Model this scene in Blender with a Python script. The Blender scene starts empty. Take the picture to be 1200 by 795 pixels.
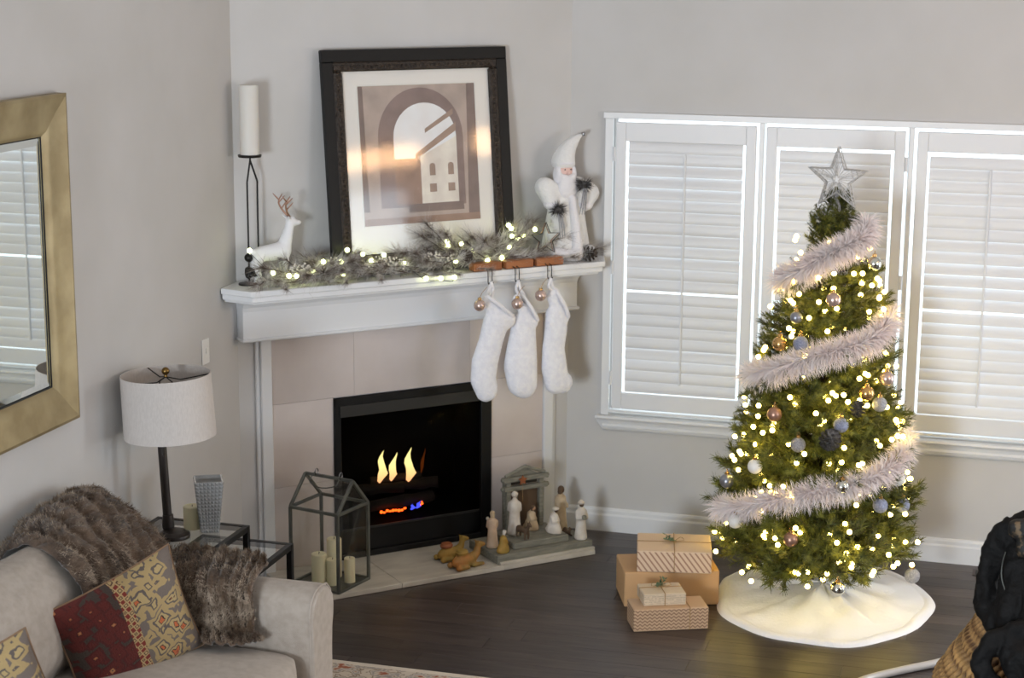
import bpy, bmesh, math, random
from mathutils import Vector, Matrix, noise
random.seed(7)
SC = bpy.context.scene
COL = SC.collection
R = math.radians
S2 = math.sqrt(2)

# ---------------------------------------------------------------- camera
cam_d = bpy.data.cameras.new('camera'); cam = bpy.data.objects.new('camera', cam_d); COL.objects.link(cam)
cam_d.sensor_width = 36.0; cam_d.lens = 2169.67 / 1200 * 36.0; cam_d.clip_end = 200
_p, _r, _aw = R(11.9479), R(.36949), R(106.01644)
cp, sp, cr, sr = math.cos(_p), math.sin(_p), math.cos(_r), math.sin(_r)
_A = Matrix(((1, 0, 0), (0, -sp, -cp), (0, cp, -sp)))
_B = Matrix(((cr, -sr, 0), (sr, cr, 0), (0, 0, 1)))
_Rm = Matrix(((math.sin(_aw), math.cos(_aw), 0), (math.sin(_aw - math.pi / 2), math.cos(_aw - math.pi / 2), 0), (0, 0, 1)))
_W = _Rm @ (_B @ _A).transposed()
_rot = Matrix((_W.col[0], -_W.col[1], -_W.col[2])).transposed()
cam.matrix_world = Matrix.Translation((0, 0, 3.0)) @ _rot.to_4x4()
cam_d.dof.use_dof = True; cam_d.dof.focus_distance = 7.6; cam_d.dof.aperture_fstop = 3.6
SC.camera = cam

# ---------------------------------------------------------------- world, large lights, exposure
SC.view_settings.view_transform = 'Standard'; SC.view_settings.look = 'None'
SC.view_settings.gamma = 1.0; SC.view_settings.use_curve_mapping = False
SC.view_settings.exposure = 0.06
w = bpy.data.worlds.new('overcast_sky'); SC.world = w; w.use_nodes = True
bg = w.node_tree.nodes['Background']; bg.inputs[0].default_value = (.86, .95, 1.0, 1); bg.inputs[1].default_value = 2.1

def area(name, loc, rot, sx, sy, power, col):
    d = bpy.data.lights.new(name, 'AREA'); d.shape = 'RECTANGLE'; d.size = sx; d.size_y = sy; d.energy = power; d.color = col
    o = bpy.data.objects.new(name, d); COL.objects.link(o); o.location = loc; o.rotation_euler = rot
    return o
# daylight coming in at the real openings of the room (rear windows, patio door, side window)
area('rear_window_daylight', (-2.55, -2.9, 1.55), (R(90), 0, 0), 1.5, 1.8, 440, (.82, .91, 1.0))
area('patio_door_daylight', (2.2, 9.05, 1.12), (R(-90), 0, 0), 1.7, 2.1, 108, (.90, .95, 1.0))
area('side_window_daylight', (3.34, 5.35, 1.72), (0, R(90), 0), 1.3, 1.5, 42, (.78, .88, 1.0))
SC.cycles.max_bounces = 6; SC.cycles.diffuse_bounces = 4; SC.cycles.glossy_bounces = 3; SC.cycles.transparent_max_bounces = 12
SC.cycles.caustics_reflective = False; SC.cycles.caustics_refractive = False; SC.cycles.sample_clamp_indirect = 4

# ---------------------------------------------------------------- materials
def lin(c):
    return tuple(((x / 255) / 12.92 if x / 255 <= .04045 else ((x / 255 + .055) / 1.055) ** 2.4) for x in c) + (1,)
MATS = {}
def mat(name, c, rough=.5, metal=0, c2=None, ns=8, nd=3, bump=0, bs=60, stretch=None, rnd=0, spec=.5, sheen=0, coat=0, contrast=(.35, .65), sss=0, coord='Object', bstretch=None):
    m = bpy.data.materials.new(name); m.use_nodes = True; nt = m.node_tree; N = nt.nodes; L = nt.links
    b = N['Principled BSDF']; b.inputs['Base Color'].default_value = lin(c); b.inputs['Roughness'].default_value = rough
    b.inputs['Metallic'].default_value = metal; b.inputs['Specular IOR Level'].default_value = spec
    b.inputs['Sheen Weight'].default_value = sheen; b.inputs['Coat Weight'].default_value = coat
    if sss:
        b.inputs['Subsurface Weight'].default_value = sss; b.inputs['Subsurface Radius'].default_value = (.03, .02, .012); b.inputs['Subsurface Scale'].default_value = .5
    tc = N.new('ShaderNodeTexCoord'); mp = N.new('ShaderNodeMapping'); L.new(tc.outputs[coord], mp.inputs[0])
    if stretch: mp.inputs['Scale'].default_value = stretch
    out = None
    if c2 is not None:
        n = N.new('ShaderNodeTexNoise'); n.inputs['Scale'].default_value = ns; n.inputs['Detail'].default_value = nd; L.new(mp.outputs[0], n.inputs['Vector'])
        r = N.new('ShaderNodeValToRGB'); r.color_ramp.elements[0].position = contrast[0]; r.color_ramp.elements[1].position = contrast[1]
        r.color_ramp.elements[0].color = lin(c); r.color_ramp.elements[1].color = lin(c2)
        L.new(n.outputs['Fac'], r.inputs[0]); out = r.outputs[0]
    if rnd:
        oi = N.new('ShaderNodeObjectInfo'); mr = N.new('ShaderNodeMapRange'); mr.inputs[3].default_value = 1 - rnd; mr.inputs[4].default_value = 1 + rnd
        L.new(oi.outputs['Random'], mr.inputs[0]); hs = N.new('ShaderNodeHueSaturation'); L.new(mr.outputs[0], hs.inputs['Value'])
        if out: L.new(out, hs.inputs['Color'])
        else: hs.inputs['Color'].default_value = lin(c)
        out = hs.outputs[0]
    if out: L.new(out, b.inputs['Base Color'])
    if bump:
        n2 = N.new('ShaderNodeTexNoise'); n2.inputs['Scale'].default_value = bs; n2.inputs['Detail'].default_value = 3
        if bstretch:
            mp2 = N.new('ShaderNodeMapping'); mp2.inputs['Scale'].default_value = bstretch; L.new(tc.outputs[coord], mp2.inputs[0]); L.new(mp2.outputs[0], n2.inputs['Vector'])
        else: L.new(mp.outputs[0], n2.inputs['Vector'])
        bp = N.new('ShaderNodeBump'); bp.inputs['Strength'].default_value = bump; bp.inputs['Distance'].default_value = .01
        L.new(n2.outputs['Fac'], bp.inputs['Height']); L.new(bp.outputs[0], b.inputs['Normal'])
    MATS[name] = m
    return m
def emis(name, c, s, c2=None, z0=0, z1=1):
    m = bpy.data.materials.new(name); m.use_nodes = True; nt = m.node_tree; N = nt.nodes; L = nt.links
    N.remove(N['Principled BSDF']); e = N.new('ShaderNodeEmission'); e.inputs[0].default_value = lin(c); e.inputs[1].default_value = s
    if c2:
        tc = N.new('ShaderNodeTexCoord'); sx = N.new('ShaderNodeSeparateXYZ'); L.new(tc.outputs['Generated'], sx.inputs[0])
        r = N.new('ShaderNodeValToRGB'); r.color_ramp.elements[0].color = lin(c); r.color_ramp.elements[1].color = lin(c2); r.color_ramp.elements[0].position = z0; r.color_ramp.elements[1].position = z1
        L.new(sx.outputs['Z'], r.inputs[0]); L.new(r.outputs[0], e.inputs[0])
    L.new(e.outputs[0], N['Material Output'].inputs[0])
    MATS[name] = m
    return m
def thin_glass(name, tint=(1, 1, 1), refl=.0, rough=.0, mul=1.0):
    m = bpy.data.materials.new(name); m.use_nodes = True; nt = m.node_tree; N = nt.nodes; L = nt.links
    N.remove(N['Principled BSDF']); t = N.new('ShaderNodeBsdfTransparent'); t.inputs[0].default_value = (*tint, 1)
    g = N.new('ShaderNodeBsdfGlossy'); g.inputs['Roughness'].default_value = rough
    lw = N.new('ShaderNodeFresnel'); lw.inputs[0].default_value = 1.5
    mx = N.new('ShaderNodeMixShader'); ad = N.new('ShaderNodeMath'); ad.operation = 'MULTIPLY_ADD'; ad.inputs[1].default_value = mul; ad.inputs[2].default_value = refl; ad.use_clamp = True
    ge = N.new('ShaderNodeNewGeometry'); iv = N.new('ShaderNodeMath'); iv.operation = 'SUBTRACT'; iv.inputs[0].default_value = 1.0; L.new(ge.outputs['Backfacing'], iv.inputs[1])   # a pane reflects once, on the side it is seen from
    mu = N.new('ShaderNodeMath'); mu.operation = 'MULTIPLY'; L.new(ad.outputs[0], mu.inputs[0]); L.new(iv.outputs[0], mu.inputs[1])
    L.new(lw.outputs[0], ad.inputs[0]); L.new(mu.outputs[0], mx.inputs[0]); L.new(t.outputs[0], mx.inputs[1]); L.new(g.outputs[0], mx.inputs[2])
    L.new(mx.outputs[0], N['Material Output'].inputs[0])
    MATS[name] = m
    return m

mat('wall_paint', (206, 203, 201), .75, c2=(201, 198, 195), ns=2.5, bump=.03, bs=180)
mat('ceiling_paint', (232, 228, 222), .85)
mat('trim_white', (230, 230, 231), .35, bump=.01, bs=30)
mat('shutter_white', (228, 228, 230), .4)
mat('oak_dark', (50, 41, 38), .38, c2=(74, 64, 60), ns=9, nd=6, stretch=(.6, 7, 7), rnd=.28, bump=.05, bs=30, spec=.6)
mat('slab', (28, 22, 20), .6)
mat('stone_tile', (214, 203, 198), .25, c2=(199, 187, 181), ns=2.2, nd=6, rnd=.05, bump=.015, bs=14, spec=.6)
mat('hearth_stone', (214, 206, 192), .35, c2=(188, 180, 167), ns=5, nd=6, stretch=(1, 3, 1), bump=.02)
mat('grout', (200, 189, 183), .8)
mat('black_metal', (9, 9, 10), .5, spec=.3, bump=.02, bs=200)
mat('black_hood', (32, 31, 29), .5, bump=.03, bs=200)
mat('firebox', (7, 6, 6), .95, c2=(14, 11, 9), ns=9, spec=.1)
mat('log_bark', (40, 30, 22), .9, c2=(18, 13, 10), ns=14, bump=.4, bs=30)
mat('iron', (38, 36, 35), .45, metal=.6, bump=.05, bs=80)
mat('candle_white', (222, 217, 209), .5, sss=.2)
mat('candle_ivory', (240, 230, 194), .5, sss=.2, c2=(230, 219, 180), ns=6)
mat('ceramic_white', (238, 237, 240), .45)
mat('copper', (178, 138, 118), .35, metal=.7)
mat('plush_white', (240, 237, 240), .95, sheen=.6, bump=.5, bs=120)
mat('knit_white', (242, 242, 247), .95, sheen=.4, bump=.6, bs=70, c2=(232, 232, 240), ns=40)
mat('felt_white', (240, 238, 236), .95, bump=.6, bs=110, sheen=.5)
mat('skin_pink', (236, 200, 190), .6)
mat('frame_black', (13, 12, 11), .5, spec=.3, bump=.05, bs=40)
mat('frame_ornate', (62, 50, 40), .4, metal=.3, c2=(34, 27, 22), ns=70, bump=.8, bs=90)
mat('mat_board', (248, 242, 234), .8)
mat('wood_block', (176, 112, 66), .55, c2=(150, 90, 50), ns=6, stretch=(1, 8, 8))
mat('steel', (170, 170, 172), .25, metal=1)
mat('rosegold', (206, 182, 172), .25, metal=.7)
mat('pine_frost', (112, 98, 88), .8, c2=(224, 219, 214), ns=13, contrast=(.42, .58))
mat('pine_twig', (82, 68, 58), .9)
mat('berry_white', (232, 224, 214), .7)
mat('pinecone', (74, 58, 46), .8, c2=(44, 34, 28), ns=30)
mat('pinecone_dark', (40, 35, 31), .8, c2=(96, 94, 94), ns=60)
mat('wire_green', (30, 38, 26), .6)
mat('needle_green', (50, 62, 24), .6, c2=(126, 126, 50), ns=9, rnd=.25, spec=.4)
mat('bark', (62, 46, 34), .9, bump=.4, bs=40)
mat('feather', (250, 236, 233), .9, c2=(254, 246, 244), ns=12, sheen=.3)
mat('skirt_plush', (247, 246, 248), .95, sheen=.5, bump=.35, bs=60)
mat('skirt_border', (250, 249, 250), .95, sheen=.5, bump=.5, bs=100)
mat('star_glitter', (228, 225, 221), .5, metal=.1, bump=.9, bs=260, c2=(196, 194, 192), ns=160)
mat('glitter_silver', (205, 203, 205), .35, metal=.6, bump=.9, bs=260, c2=(160, 160, 168), ns=160)
mat('glitter_blue', (176, 182, 206), .4, metal=.45, bump=.9, bs=240, c2=(146, 152, 178), ns=150)
mat('mercury', (214, 214, 206), .06, metal=1)
mat('matte_white', (244, 240, 232), .45)
mat('gold', (212, 170, 110), .22, metal=.85)
mat('pewter', (150, 152, 160), .3, metal=.7)
mat('linen_sofa', (182, 171, 160), .95, c2=(170, 158, 146), ns=30, bump=.25, bs=320, sheen=.2)
mat('linen_shade', (202, 194, 188), .9, c2=(194, 186, 180), ns=160, stretch=(1, 1, .3), bump=.12, bs=300)
mat('lamp_bronze', (58, 52, 49), .35, metal=.5)
mat('brass_dark', (120, 94, 52), .3, metal=.9)
mat('fur', (104, 84, 68), .95, c2=(58, 44, 34), ns=9, nd=4, contrast=(.4, .62), sheen=.3)
mat('fur_hair', (190, 172, 152), .9, c2=(104, 84, 66), ns=16, nd=4, contrast=(.38, .62))
mat('fur_grey', (150, 142, 138), .9, c2=(84, 70, 62), ns=12, nd=3, contrast=(.38, .62))
mat('mirror_gold', (166, 150, 114), .45, metal=.4, c2=(140, 123, 88), ns=7, nd=5, bump=.05, bs=20)
mat('mirror_glass', (235, 240, 238), .015, metal=1)
mat('black_iron', (22, 22, 23), .4, metal=.4)
mat('lantern_metal', (116, 118, 112), .45, metal=.6, c2=(88, 90, 86), ns=10)
mat('sage_paint', (140, 137, 124), .75, c2=(116, 114, 103), ns=14, stretch=(1, 6, 6), bump=.1)
mat('resin_cream', (226, 218, 208), .7, c2=(206, 194, 180), ns=18)
mat('resin_tan', (204, 182, 152), .7, c2=(182, 158, 126), ns=18)
mat('resin_peach', (214, 186, 160), .7, c2=(196, 168, 140), ns=14)
mat('resin_skin', (176, 138, 108), .7)
mat('resin_brown', (92, 72, 54), .75)
mat('resin_ochre', (178, 136, 60), .65, c2=(140, 120, 56), ns=10)
mat('resin_camel', (190, 122, 58), .6, c2=(128, 112, 58), ns=9)
mat('rust', (146, 84, 48), .7)
mat('twine', (172, 138, 96), .9)
mat('kraft', (206, 164, 118), .7, c2=(198, 155, 108), ns=3)
mat('sprig', (70, 100, 66), .7, c2=(104, 128, 96), ns=30)
mat('wicker', (190, 150, 96), .65, c2=(84, 54, 28), ns=26, nd=4, bump=.3, bs=60, rnd=.25)
mat('jacket_black', (6, 6, 7), .7, c2=(14, 13, 13), ns=14, bump=.9, bs=26, spec=.25)
mat('jacket_pattern', (20, 20, 20), .6, c2=(112, 92, 66), ns=30, contrast=(.56, .64))
mat('pale_metal', (196, 192, 188), .35, metal=.2)
mat('rug_cream', (216, 204, 188), .95, bump=.3, bs=200)
mat('plastic_white', (240, 238, 234), .4)
mat('vent_brown', (70, 58, 52), .5)
mat('pillow_seam', (128, 100, 76), .95)
mat('pillow_back', (196, 188, 178), .95, bump=.2, bs=300)
thin_glass('pane_glass', (.97, .98, .98))
thin_glass('picture_glass', (.98, .98, .98), .0, .07, 1.0)
thin_glass('table_glass', (.95, .97, .96), .06, .0, 1.6)
mat('cut_crystal', (214, 216, 217), .08, spec=.9).node_tree.nodes['Principled BSDF'].inputs['Transmission Weight'].default_value = .62
thin_glass('lantern_glass', (.985, .99, .985), .01, .0, .8)
thin_glass('fire_glass', (.8, .8, .8), .0, .05, .12)
emis('bulb_warm', (255, 222, 116), 24)
emis('bulb_mantel', (244, 255, 178), 9)
emis('chandelier_bulb', (255, 200, 146), 30)
emis('flame', (255, 178, 120), 2.0, (255, 236, 150), .05, .6)
emis('flame_dim', (150, 70, 22), .35)
emis('ember', (255, 80, 20), 6.0)
emis('flame_blue', (70, 80, 255), 2.2)
def pattern_mat(name, base, ink, kind):
    """printed wrapping papers: diagonal stripes, chevrons, newsprint (object coordinates, metres)"""
    m = mat(name, base, .7); nt = m.node_tree; N = nt.nodes; L = nt.links
    tc = N.new('ShaderNodeTexCoord'); sx = N.new('ShaderNodeSeparateXYZ'); L.new(tc.outputs['Object'], sx.inputs[0])
    def ma(op, a, b=None, c=None):
        n = N.new('ShaderNodeMath'); n.operation = op
        for i, v in enumerate((a, b, c)):
            if v is None: continue
            if isinstance(v, (int, float)): n.inputs[i].default_value = v
            else: L.new(v, n.inputs[i])
        return n.outputs[0]
    xy = ma('ADD', sx.outputs['X'], sx.outputs['Y'])
    if kind == 'stripe':
        v = ma('FRACT', ma('MULTIPLY', ma('ADD', xy, ma('MULTIPLY', sx.outputs['Z'], .75)), 38)); f = ma('LESS_THAN', v, .34)
    elif kind == 'chevron':
        tri = ma('PINGPONG', xy, .011); v = ma('FRACT', ma('MULTIPLY', ma('ADD', sx.outputs['Z'], ma('MULTIPLY', tri, .9)), 62)); f = ma('LESS_THAN', v, .4)
    else:
        n = N.new('ShaderNodeTexNoise'); n.inputs['Scale'].default_value = 90; L.new(tc.outputs['Object'], n.inputs['Vector'])
        rows = ma('LESS_THAN', ma('FRACT', ma('MULTIPLY', sx.outputs['Z'], 120)), .5); f = ma('MULTIPLY', rows, ma('GREATER_THAN', n.outputs['Fac'], .47))
        f = ma('MULTIPLY', f, .45)
    ge = N.new('ShaderNodeNewGeometry'); sn_ = N.new('ShaderNodeSeparateXYZ'); L.new(ge.outputs['True Normal'], sn_.inputs[0])
    f = ma('MULTIPLY', f, ma('LESS_THAN', ma('ABSOLUTE', sn_.outputs['Z']), .5))
    mx = N.new('ShaderNodeMix'); mx.data_type = 'RGBA'; mx.inputs[6].default_value = lin(base); mx.inputs[7].default_value = lin(ink); L.new(f, mx.inputs[0])
    L.new(mx.outputs[2], N['Principled BSDF'].inputs['Base Color'])
    return m
pattern_mat('wrap_stripe', (222, 194, 164), (168, 128, 104), 'stripe')
pattern_mat('wrap_chevron', (206, 172, 138), (146, 112, 86), 'chevron')
pattern_mat('wrap_news', (216, 196, 168), (150, 132, 112), 'news')

def kilim_mat():
    m = mat('kilim', (122, 44, 36), .95, bump=.35, bs=160, sheen=.1); nt = m.node_tree; N = nt.nodes; L = nt.links
    tc = N.new('ShaderNodeTexCoord')
    def ramp(cols, src):
        r = N.new('ShaderNodeValToRGB'); r.color_ramp.interpolation = 'CONSTANT'; el = r.color_ramp.elements
        while len(el) < len(cols): el.new(.5)
        for e, (p, c) in zip(el, cols): e.position = p; e.color = lin(c)
        L.new(src, r.inputs[0]); return r.outputs[0]
    def vor(scale, warp, met, rand):
        mp = N.new('ShaderNodeMapping'); mp.inputs['Scale'].default_value = (scale, scale * 1.2, 0); mp.inputs['Rotation'].default_value = (0, 0, .5); L.new(tc.outputs['Object'], mp.inputs[0])
        nz = N.new('ShaderNodeTexNoise'); nz.inputs['Scale'].default_value = 16; L.new(tc.outputs['Object'], nz.inputs['Vector'])
        ad = N.new('ShaderNodeVectorMath'); ad.operation = 'MULTIPLY_ADD'; ad.inputs[1].default_value = (warp, warp, 0); L.new(nz.outputs['Color'], ad.inputs[0]); L.new(mp.outputs[0], ad.inputs[2])
        vo = N.new('ShaderNodeTexVoronoi'); vo.distance = met; vo.inputs['Scale'].default_value = 1.0; vo.inputs['Randomness'].default_value = rand; L.new(ad.outputs[0], vo.inputs['Vector']); return vo.outputs['Distance']
    red = ramp([(0, (74, 62, 58)), (.1, (178, 128, 82)), (.22, (150, 76, 50)), (.30, (52, 26, 22)), (.36, (92, 32, 26)), (.8, (80, 28, 24)), (1.0, (66, 54, 48))], vor(19, .6, 'MANHATTAN', .75))
    cre = ramp([(0, (120, 44, 34)), (.13, (188, 100, 58)), (.3, (54, 42, 36)), (.36, (172, 149, 104)), (.56, (92, 82, 76)), (.68, (166, 142, 98)), (1.0, (110, 98, 90)), (1.0, (110, 98, 90))], vor(14, 1.0, 'MANHATTAN', .9))
    ban = ramp([(0, (176, 148, 104)), (.3, (86, 60, 46)), (.45, (176, 148, 104)), (.7, (120, 44, 34))], vor(34, .3, 'MANHATTAN', .2))
    sx = N.new('ShaderNodeSeparateXYZ'); L.new(tc.outputs['Object'], sx.inputs[0])
    def gt(v):
        n = N.new('ShaderNodeMath'); n.operation = 'GREATER_THAN'; n.inputs[1].default_value = v; L.new(sx.outputs['X'], n.inputs[0]); return n.outputs[0]
    def mix(f, a, b):
        mx = N.new('ShaderNodeMix'); mx.data_type = 'RGBA'; L.new(f, mx.inputs[0]); L.new(a, mx.inputs[6]); L.new(b, mx.inputs[7]); return mx.outputs[2]
    out = mix(gt(.02), mix(gt(-.02), red, ban), cre)
    L.new(out, N['Principled BSDF'].inputs['Base Color'])
kilim_mat()
def rug_mat():
    m = mat('rug_floral', (206, 192, 174), .95, bump=.3, bs=200); nt = m.node_tree; N = nt.nodes; L = nt.links
    tc = N.new('ShaderNodeTexCoord'); nz = N.new('ShaderNodeTexNoise'); nz.inputs['Scale'].default_value = 16; nz.inputs['Detail'].default_value = 2; L.new(tc.outputs['Object'], nz.inputs['Vector'])
    r = N.new('ShaderNodeValToRGB'); el = r.color_ramp.elements
    cols = [(.0, (206, 192, 174)), (.43, (206, 192, 174)), (.46, (120, 100, 82)), (.49, (206, 192, 174)), (.55, (150, 142, 138)), (.6, (206, 192, 174)), (.66, (158, 92, 66))]
    while len(el) < len(cols): el.new(.5)
    for e, (p, c) in zip(el, cols): e.position = p; e.color = lin(c)
    L.new(nz.outputs['Fac'], r.inputs[0]); L.new(r.outputs[0], N['Principled BSDF'].inputs['Base Color'])
rug_mat()

# ---------------------------------------------------------------- geometry helpers
class G:
    def __init__(s): s.v = []; s.f = []; s.m = []
    def add(s, vs, fs, mi=0):
        o = len(s.v); s.v += [Vector(v) for v in vs]; s.f += [tuple(i + o for i in f) for f in fs]; s.m += [mi] * len(fs); return s
    def box(s, c, sz, M=None, mi=0, ch=0):
        hx, hy, hz = (x / 2 for x in sz); c = Vector(c); M = M or Matrix.Identity(3)
        if ch <= 0:
            vs = [c + M @ Vector((x * hx, y * hy, z * hz)) for x in (-1, 1) for y in (-1, 1) for z in (-1, 1)]
            return s.add(vs, [(0, 1, 3, 2), (4, 6, 7, 5), (0, 4, 5, 1), (2, 3, 7, 6), (0, 2, 6, 4), (1, 5, 7, 3)], mi)
        ch = min(ch, hx * .98, hy * .98, hz * .98)
        vs = []; ix = {}
        for x in (-1, 1):
            for y in (-1, 1):
                for z in (-1, 1):
                    for k in range(3):
                        d = [hx - ch, hy - ch, hz - ch]; d[k] += ch
                        ix[(x, y, z, k)] = len(vs); vs.append(c + M @ Vector((x * d[0], y * d[1], z * d[2])))
        fs = []
        for k in range(3):
            a, b = [i for i in range(3) if i != k]
            for sg in (-1, 1):
                q = []
                for (u, v) in ((-1, -1), (1, -1), (1, 1), (-1, 1)):
                    t = [0, 0, 0]; t[k] = sg; t[a] = u; t[b] = v; q.append(ix[(*t, k)])
                fs.append(tuple(q if (sg > 0) == (k != 1) else q[::-1]))
        for k in range(3):
            a, b = [i for i in range(3) if i != k]
            for u in (-1, 1):
                for v in (-1, 1):
                    q = []
                    for (e, kk) in ((-1, a), (1, a), (1, b), (-1, b)):
                        t = [0, 0, 0]; t[k] = e; t[a] = u; t[b] = v; q.append(ix[(*t, kk)])
                    fs.append(tuple(q))
        for x in (-1, 1):
            for y in (-1, 1):
                for z in (-1, 1): fs.append(tuple(ix[(x, y, z, k)] for k in range(3)))
        return s.add(vs, fs, mi)
    def lathe(s, prof, n=24, c=(0, 0, 0), M=None, mi=0, cap=True, sx=1, sy=1):
        c = Vector(c); M = M or Matrix.Identity(3); vs = []; fs = []
        for r, z in prof:
            for i in range(n):
                a = 2 * math.pi * i / n; vs.append(c + M @ Vector((r * sx * math.cos(a), r * sy * math.sin(a), z)))
        for j in range(len(prof) - 1):
            for i in range(n):
                fs.append((j * n + i, j * n + (i + 1) % n, (j + 1) * n + (i + 1) % n, (j + 1) * n + i))
        if cap:
            if prof[0][0] > 1e-6: fs.append(tuple(range(n))[::-1])
            if prof[-1][0] > 1e-6: fs.append(tuple((len(prof) - 1) * n + i for i in range(n)))
        return s.add(vs, fs, mi)
    def tube(s, pts, r, n=8, mi=0, closed=False):
        P = [Vector(p) for p in pts]; m = len(P); rr = r if isinstance(r, (list, tuple)) else [r] * m
        T = []
        for i in range(m):
            a = P[i - 1] if (i > 0 or closed) else P[i]; b = P[(i + 1) % m] if (i < m - 1 or closed) else P[i]
            t = (b - a); T.append(t.normalized() if t.length > 1e-9 else Vector((0, 0, 1)))
        u = T[0].orthogonal().normalized(); vs = []; fs = []
        for i in range(m):
            u = (u - T[i] * u.dot(T[i])); u = u.normalized() if u.length > 1e-6 else T[i].orthogonal().normalized()
            w_ = T[i].cross(u)
            for k in range(n):
                a = 2 * math.pi * k / n; vs.append(P[i] + (u * math.cos(a) + w_ * math.sin(a)) * rr[i])
        for i in range(m if closed else m - 1):
            j = (i + 1) % m
            for k in range(n): fs.append((i * n + k, i * n + (k + 1) % n, j * n + (k + 1) % n, j * n + k))
        if not closed: fs += [tuple(range(n))[::-1], tuple((m - 1) * n + k for k in range(n))]
        return s.add(vs, fs, mi)
    def ell(s, c, r, n=12, M=None, mi=0):
        if isinstance(r, (int, float)): r = (r, r, r)
        h = max(4, n // 2); M = M or Matrix.Identity(3); c = Vector(c); vs = []; fs = []
        vs.append(c + M @ Vector((0, 0, -r[2])))
        for j in range(1, h):
            t = -math.pi / 2 + math.pi * j / h
            for i in range(n):
                a = 2 * math.pi * i / n; vs.append(c + M @ Vector((r[0] * math.cos(t) * math.cos(a), r[1] * math.cos(t) * math.sin(a), r[2] * math.sin(t))))
        vs.append(c + M @ Vector((0, 0, r[2]))); e = len(vs) - 1
        for i in range(n):
            fs.append((0, 1 + (i + 1) % n, 1 + i)); fs.append((e, 1 + (h - 2) * n + i, 1 + (h - 2) * n + (i + 1) % n))
        for j in range(h - 2):
            for i in range(n): fs.append((1 + j * n + i, 1 + j * n + (i + 1) % n, 1 + (j + 1) * n + (i + 1) % n, 1 + (j + 1) * n + i))
        return s.add(vs, fs, mi)
    def cap(s, p, q, r1, r2, n=12, mi=0):
        s.tube([p, q], [r1, r2], n, mi); s.ell(p, r1, n, mi=mi); s.ell(q, r2, n, mi=mi); return s
    def prism(s, poly, y0, y1, mi=0):
        n = len(poly); vs = [(x, y0, z) for x, z in poly] + [(x, y1, z) for x, z in poly]
        fs = [tuple(range(n)), tuple(range(2 * n - 1, n - 1, -1))] + [(i, i + n, (i + 1) % n + n, (i + 1) % n) for i in range(n)]
        return s.add(vs, fs, mi)
    def grid(s, fn, nu, nv, mi=0):
        vs = [fn(i / nu, j / nv) for j in range(nv + 1) for i in range(nu + 1)]
        fs = [(j * (nu + 1) + i, j * (nu + 1) + i + 1, (j + 1) * (nu + 1) + i + 1, (j + 1) * (nu + 1) + i) for j in range(nv) for i in range(nu)]
        return s.add(vs, fs, mi)
    def mesh(s, name, mats, smooth=0):
        me = bpy.data.meshes.new(name); me.from_pydata([tuple(v) for v in s.v], [], s.f)
        for mm in ([mats] if isinstance(mats, str) else mats): me.materials.append(MATS[mm])
        me.polygons.foreach_set('material_index', s.m)
        bm = bmesh.new(); bm.from_mesh(me); bmesh.ops.recalc_face_normals(bm, faces=bm.faces); bm.to_mesh(me); bm.free()
        if smooth:
            me.polygons.foreach_set('use_smooth', [True] * len(me.polygons))
            if smooth < 180: me.set_sharp_from_angle(angle=R(smooth))
        me.update(); return me
    def obj(s, name, mats, parent=None, smooth=0, loc=(0, 0, 0), rot=(0, 0, 0)):
        return link(name, s.mesh(name, mats, smooth), parent, loc, rot)
def link(name, me, parent=None, loc=(0, 0, 0), rot=(0, 0, 0)):
    o = bpy.data.objects.new(name, me); COL.objects.link(o); o.location = loc; o.rotation_euler = rot
    if parent: o.parent = parent
    return o
def tag(o, label, cat, group=None):
    o['label'] = label; o['category'] = cat
    if group: o['group'] = group
    return o
def thing(name, label, cat, loc=(0, 0, 0), rotz=0, group=None):
    return tag(link(name, None, None, loc, (0, 0, rotz)), label, cat, group)
def struct(o): o['kind'] = 'structure'; return o
def stuff(o): o['kind'] = 'stuff'; return o
def organic(g_, name, mats, parent=None, vox=.006, it=6, loc=(0, 0, 0), rot=(0, 0, 0)):
    """fuse overlapping blobs into one continuous smooth surface"""
    me = g_.mesh('tmp', mats); o = link('tmp', me)
    md = o.modifiers.new('r', 'REMESH'); md.mode = 'VOXEL'; md.voxel_size = vox; md.use_smooth_shade = True
    sm = o.modifiers.new('s', 'SMOOTH'); sm.iterations = it; sm.factor = .5
    dg = bpy.context.evaluated_depsgraph_get(); m2 = bpy.data.meshes.new_from_object(o.evaluated_get(dg)); m2.name = name
    bpy.data.objects.remove(o); bpy.data.meshes.remove(me)
    if not m2.materials: m2.materials.append(MATS[mats])
    return link(name, m2, parent, loc, rot)
# the corner fireplace wall: a = metres along it, d = metres out from it, z = height
K0 = -11.415
def fp(a, d, z=0.0):
    k = K0 + d * S2; return Vector(((S2 * a + k) / 2, (S2 * a - k) / 2, z))
FR = R(45)
def fbox(g_, a0, a1, d0, d1, z0, z1, o=(0, 0, 0), ch=0, mi=0):
    return g_.box(((a0 + a1) / 2 - o[0], -((d0 + d1) / 2 - o[1]), (z0 + z1) / 2 - o[2]), (a1 - a0, d1 - d0, z1 - z0), ch=ch, mi=mi)
def spline(cps, n):
    """Catmull-Rom through control points, n samples"""
    P = [Vector(c) for c in cps]; P = [P[0] * 2 - P[1]] + P + [P[-1] * 2 - P[-2]]; out = []; m = len(P) - 3
    for i in range(n):
        t = i / (n - 1) * m; k = min(int(t), m - 1); f = t - k; a, b, c, d = P[k:k + 4]
        out.append(.5 * ((2 * b) + (c - a) * f + (2 * a - 5 * b + 4 * c - d) * f * f + (3 * b - a - 3 * c + d) * f ** 3))
    return out
def copy_tree(o, parent=None):
    c = o.copy(); COL.objects.link(c); c.parent = parent
    for ch in list(o.children): copy_tree(ch, c)
    return c

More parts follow.
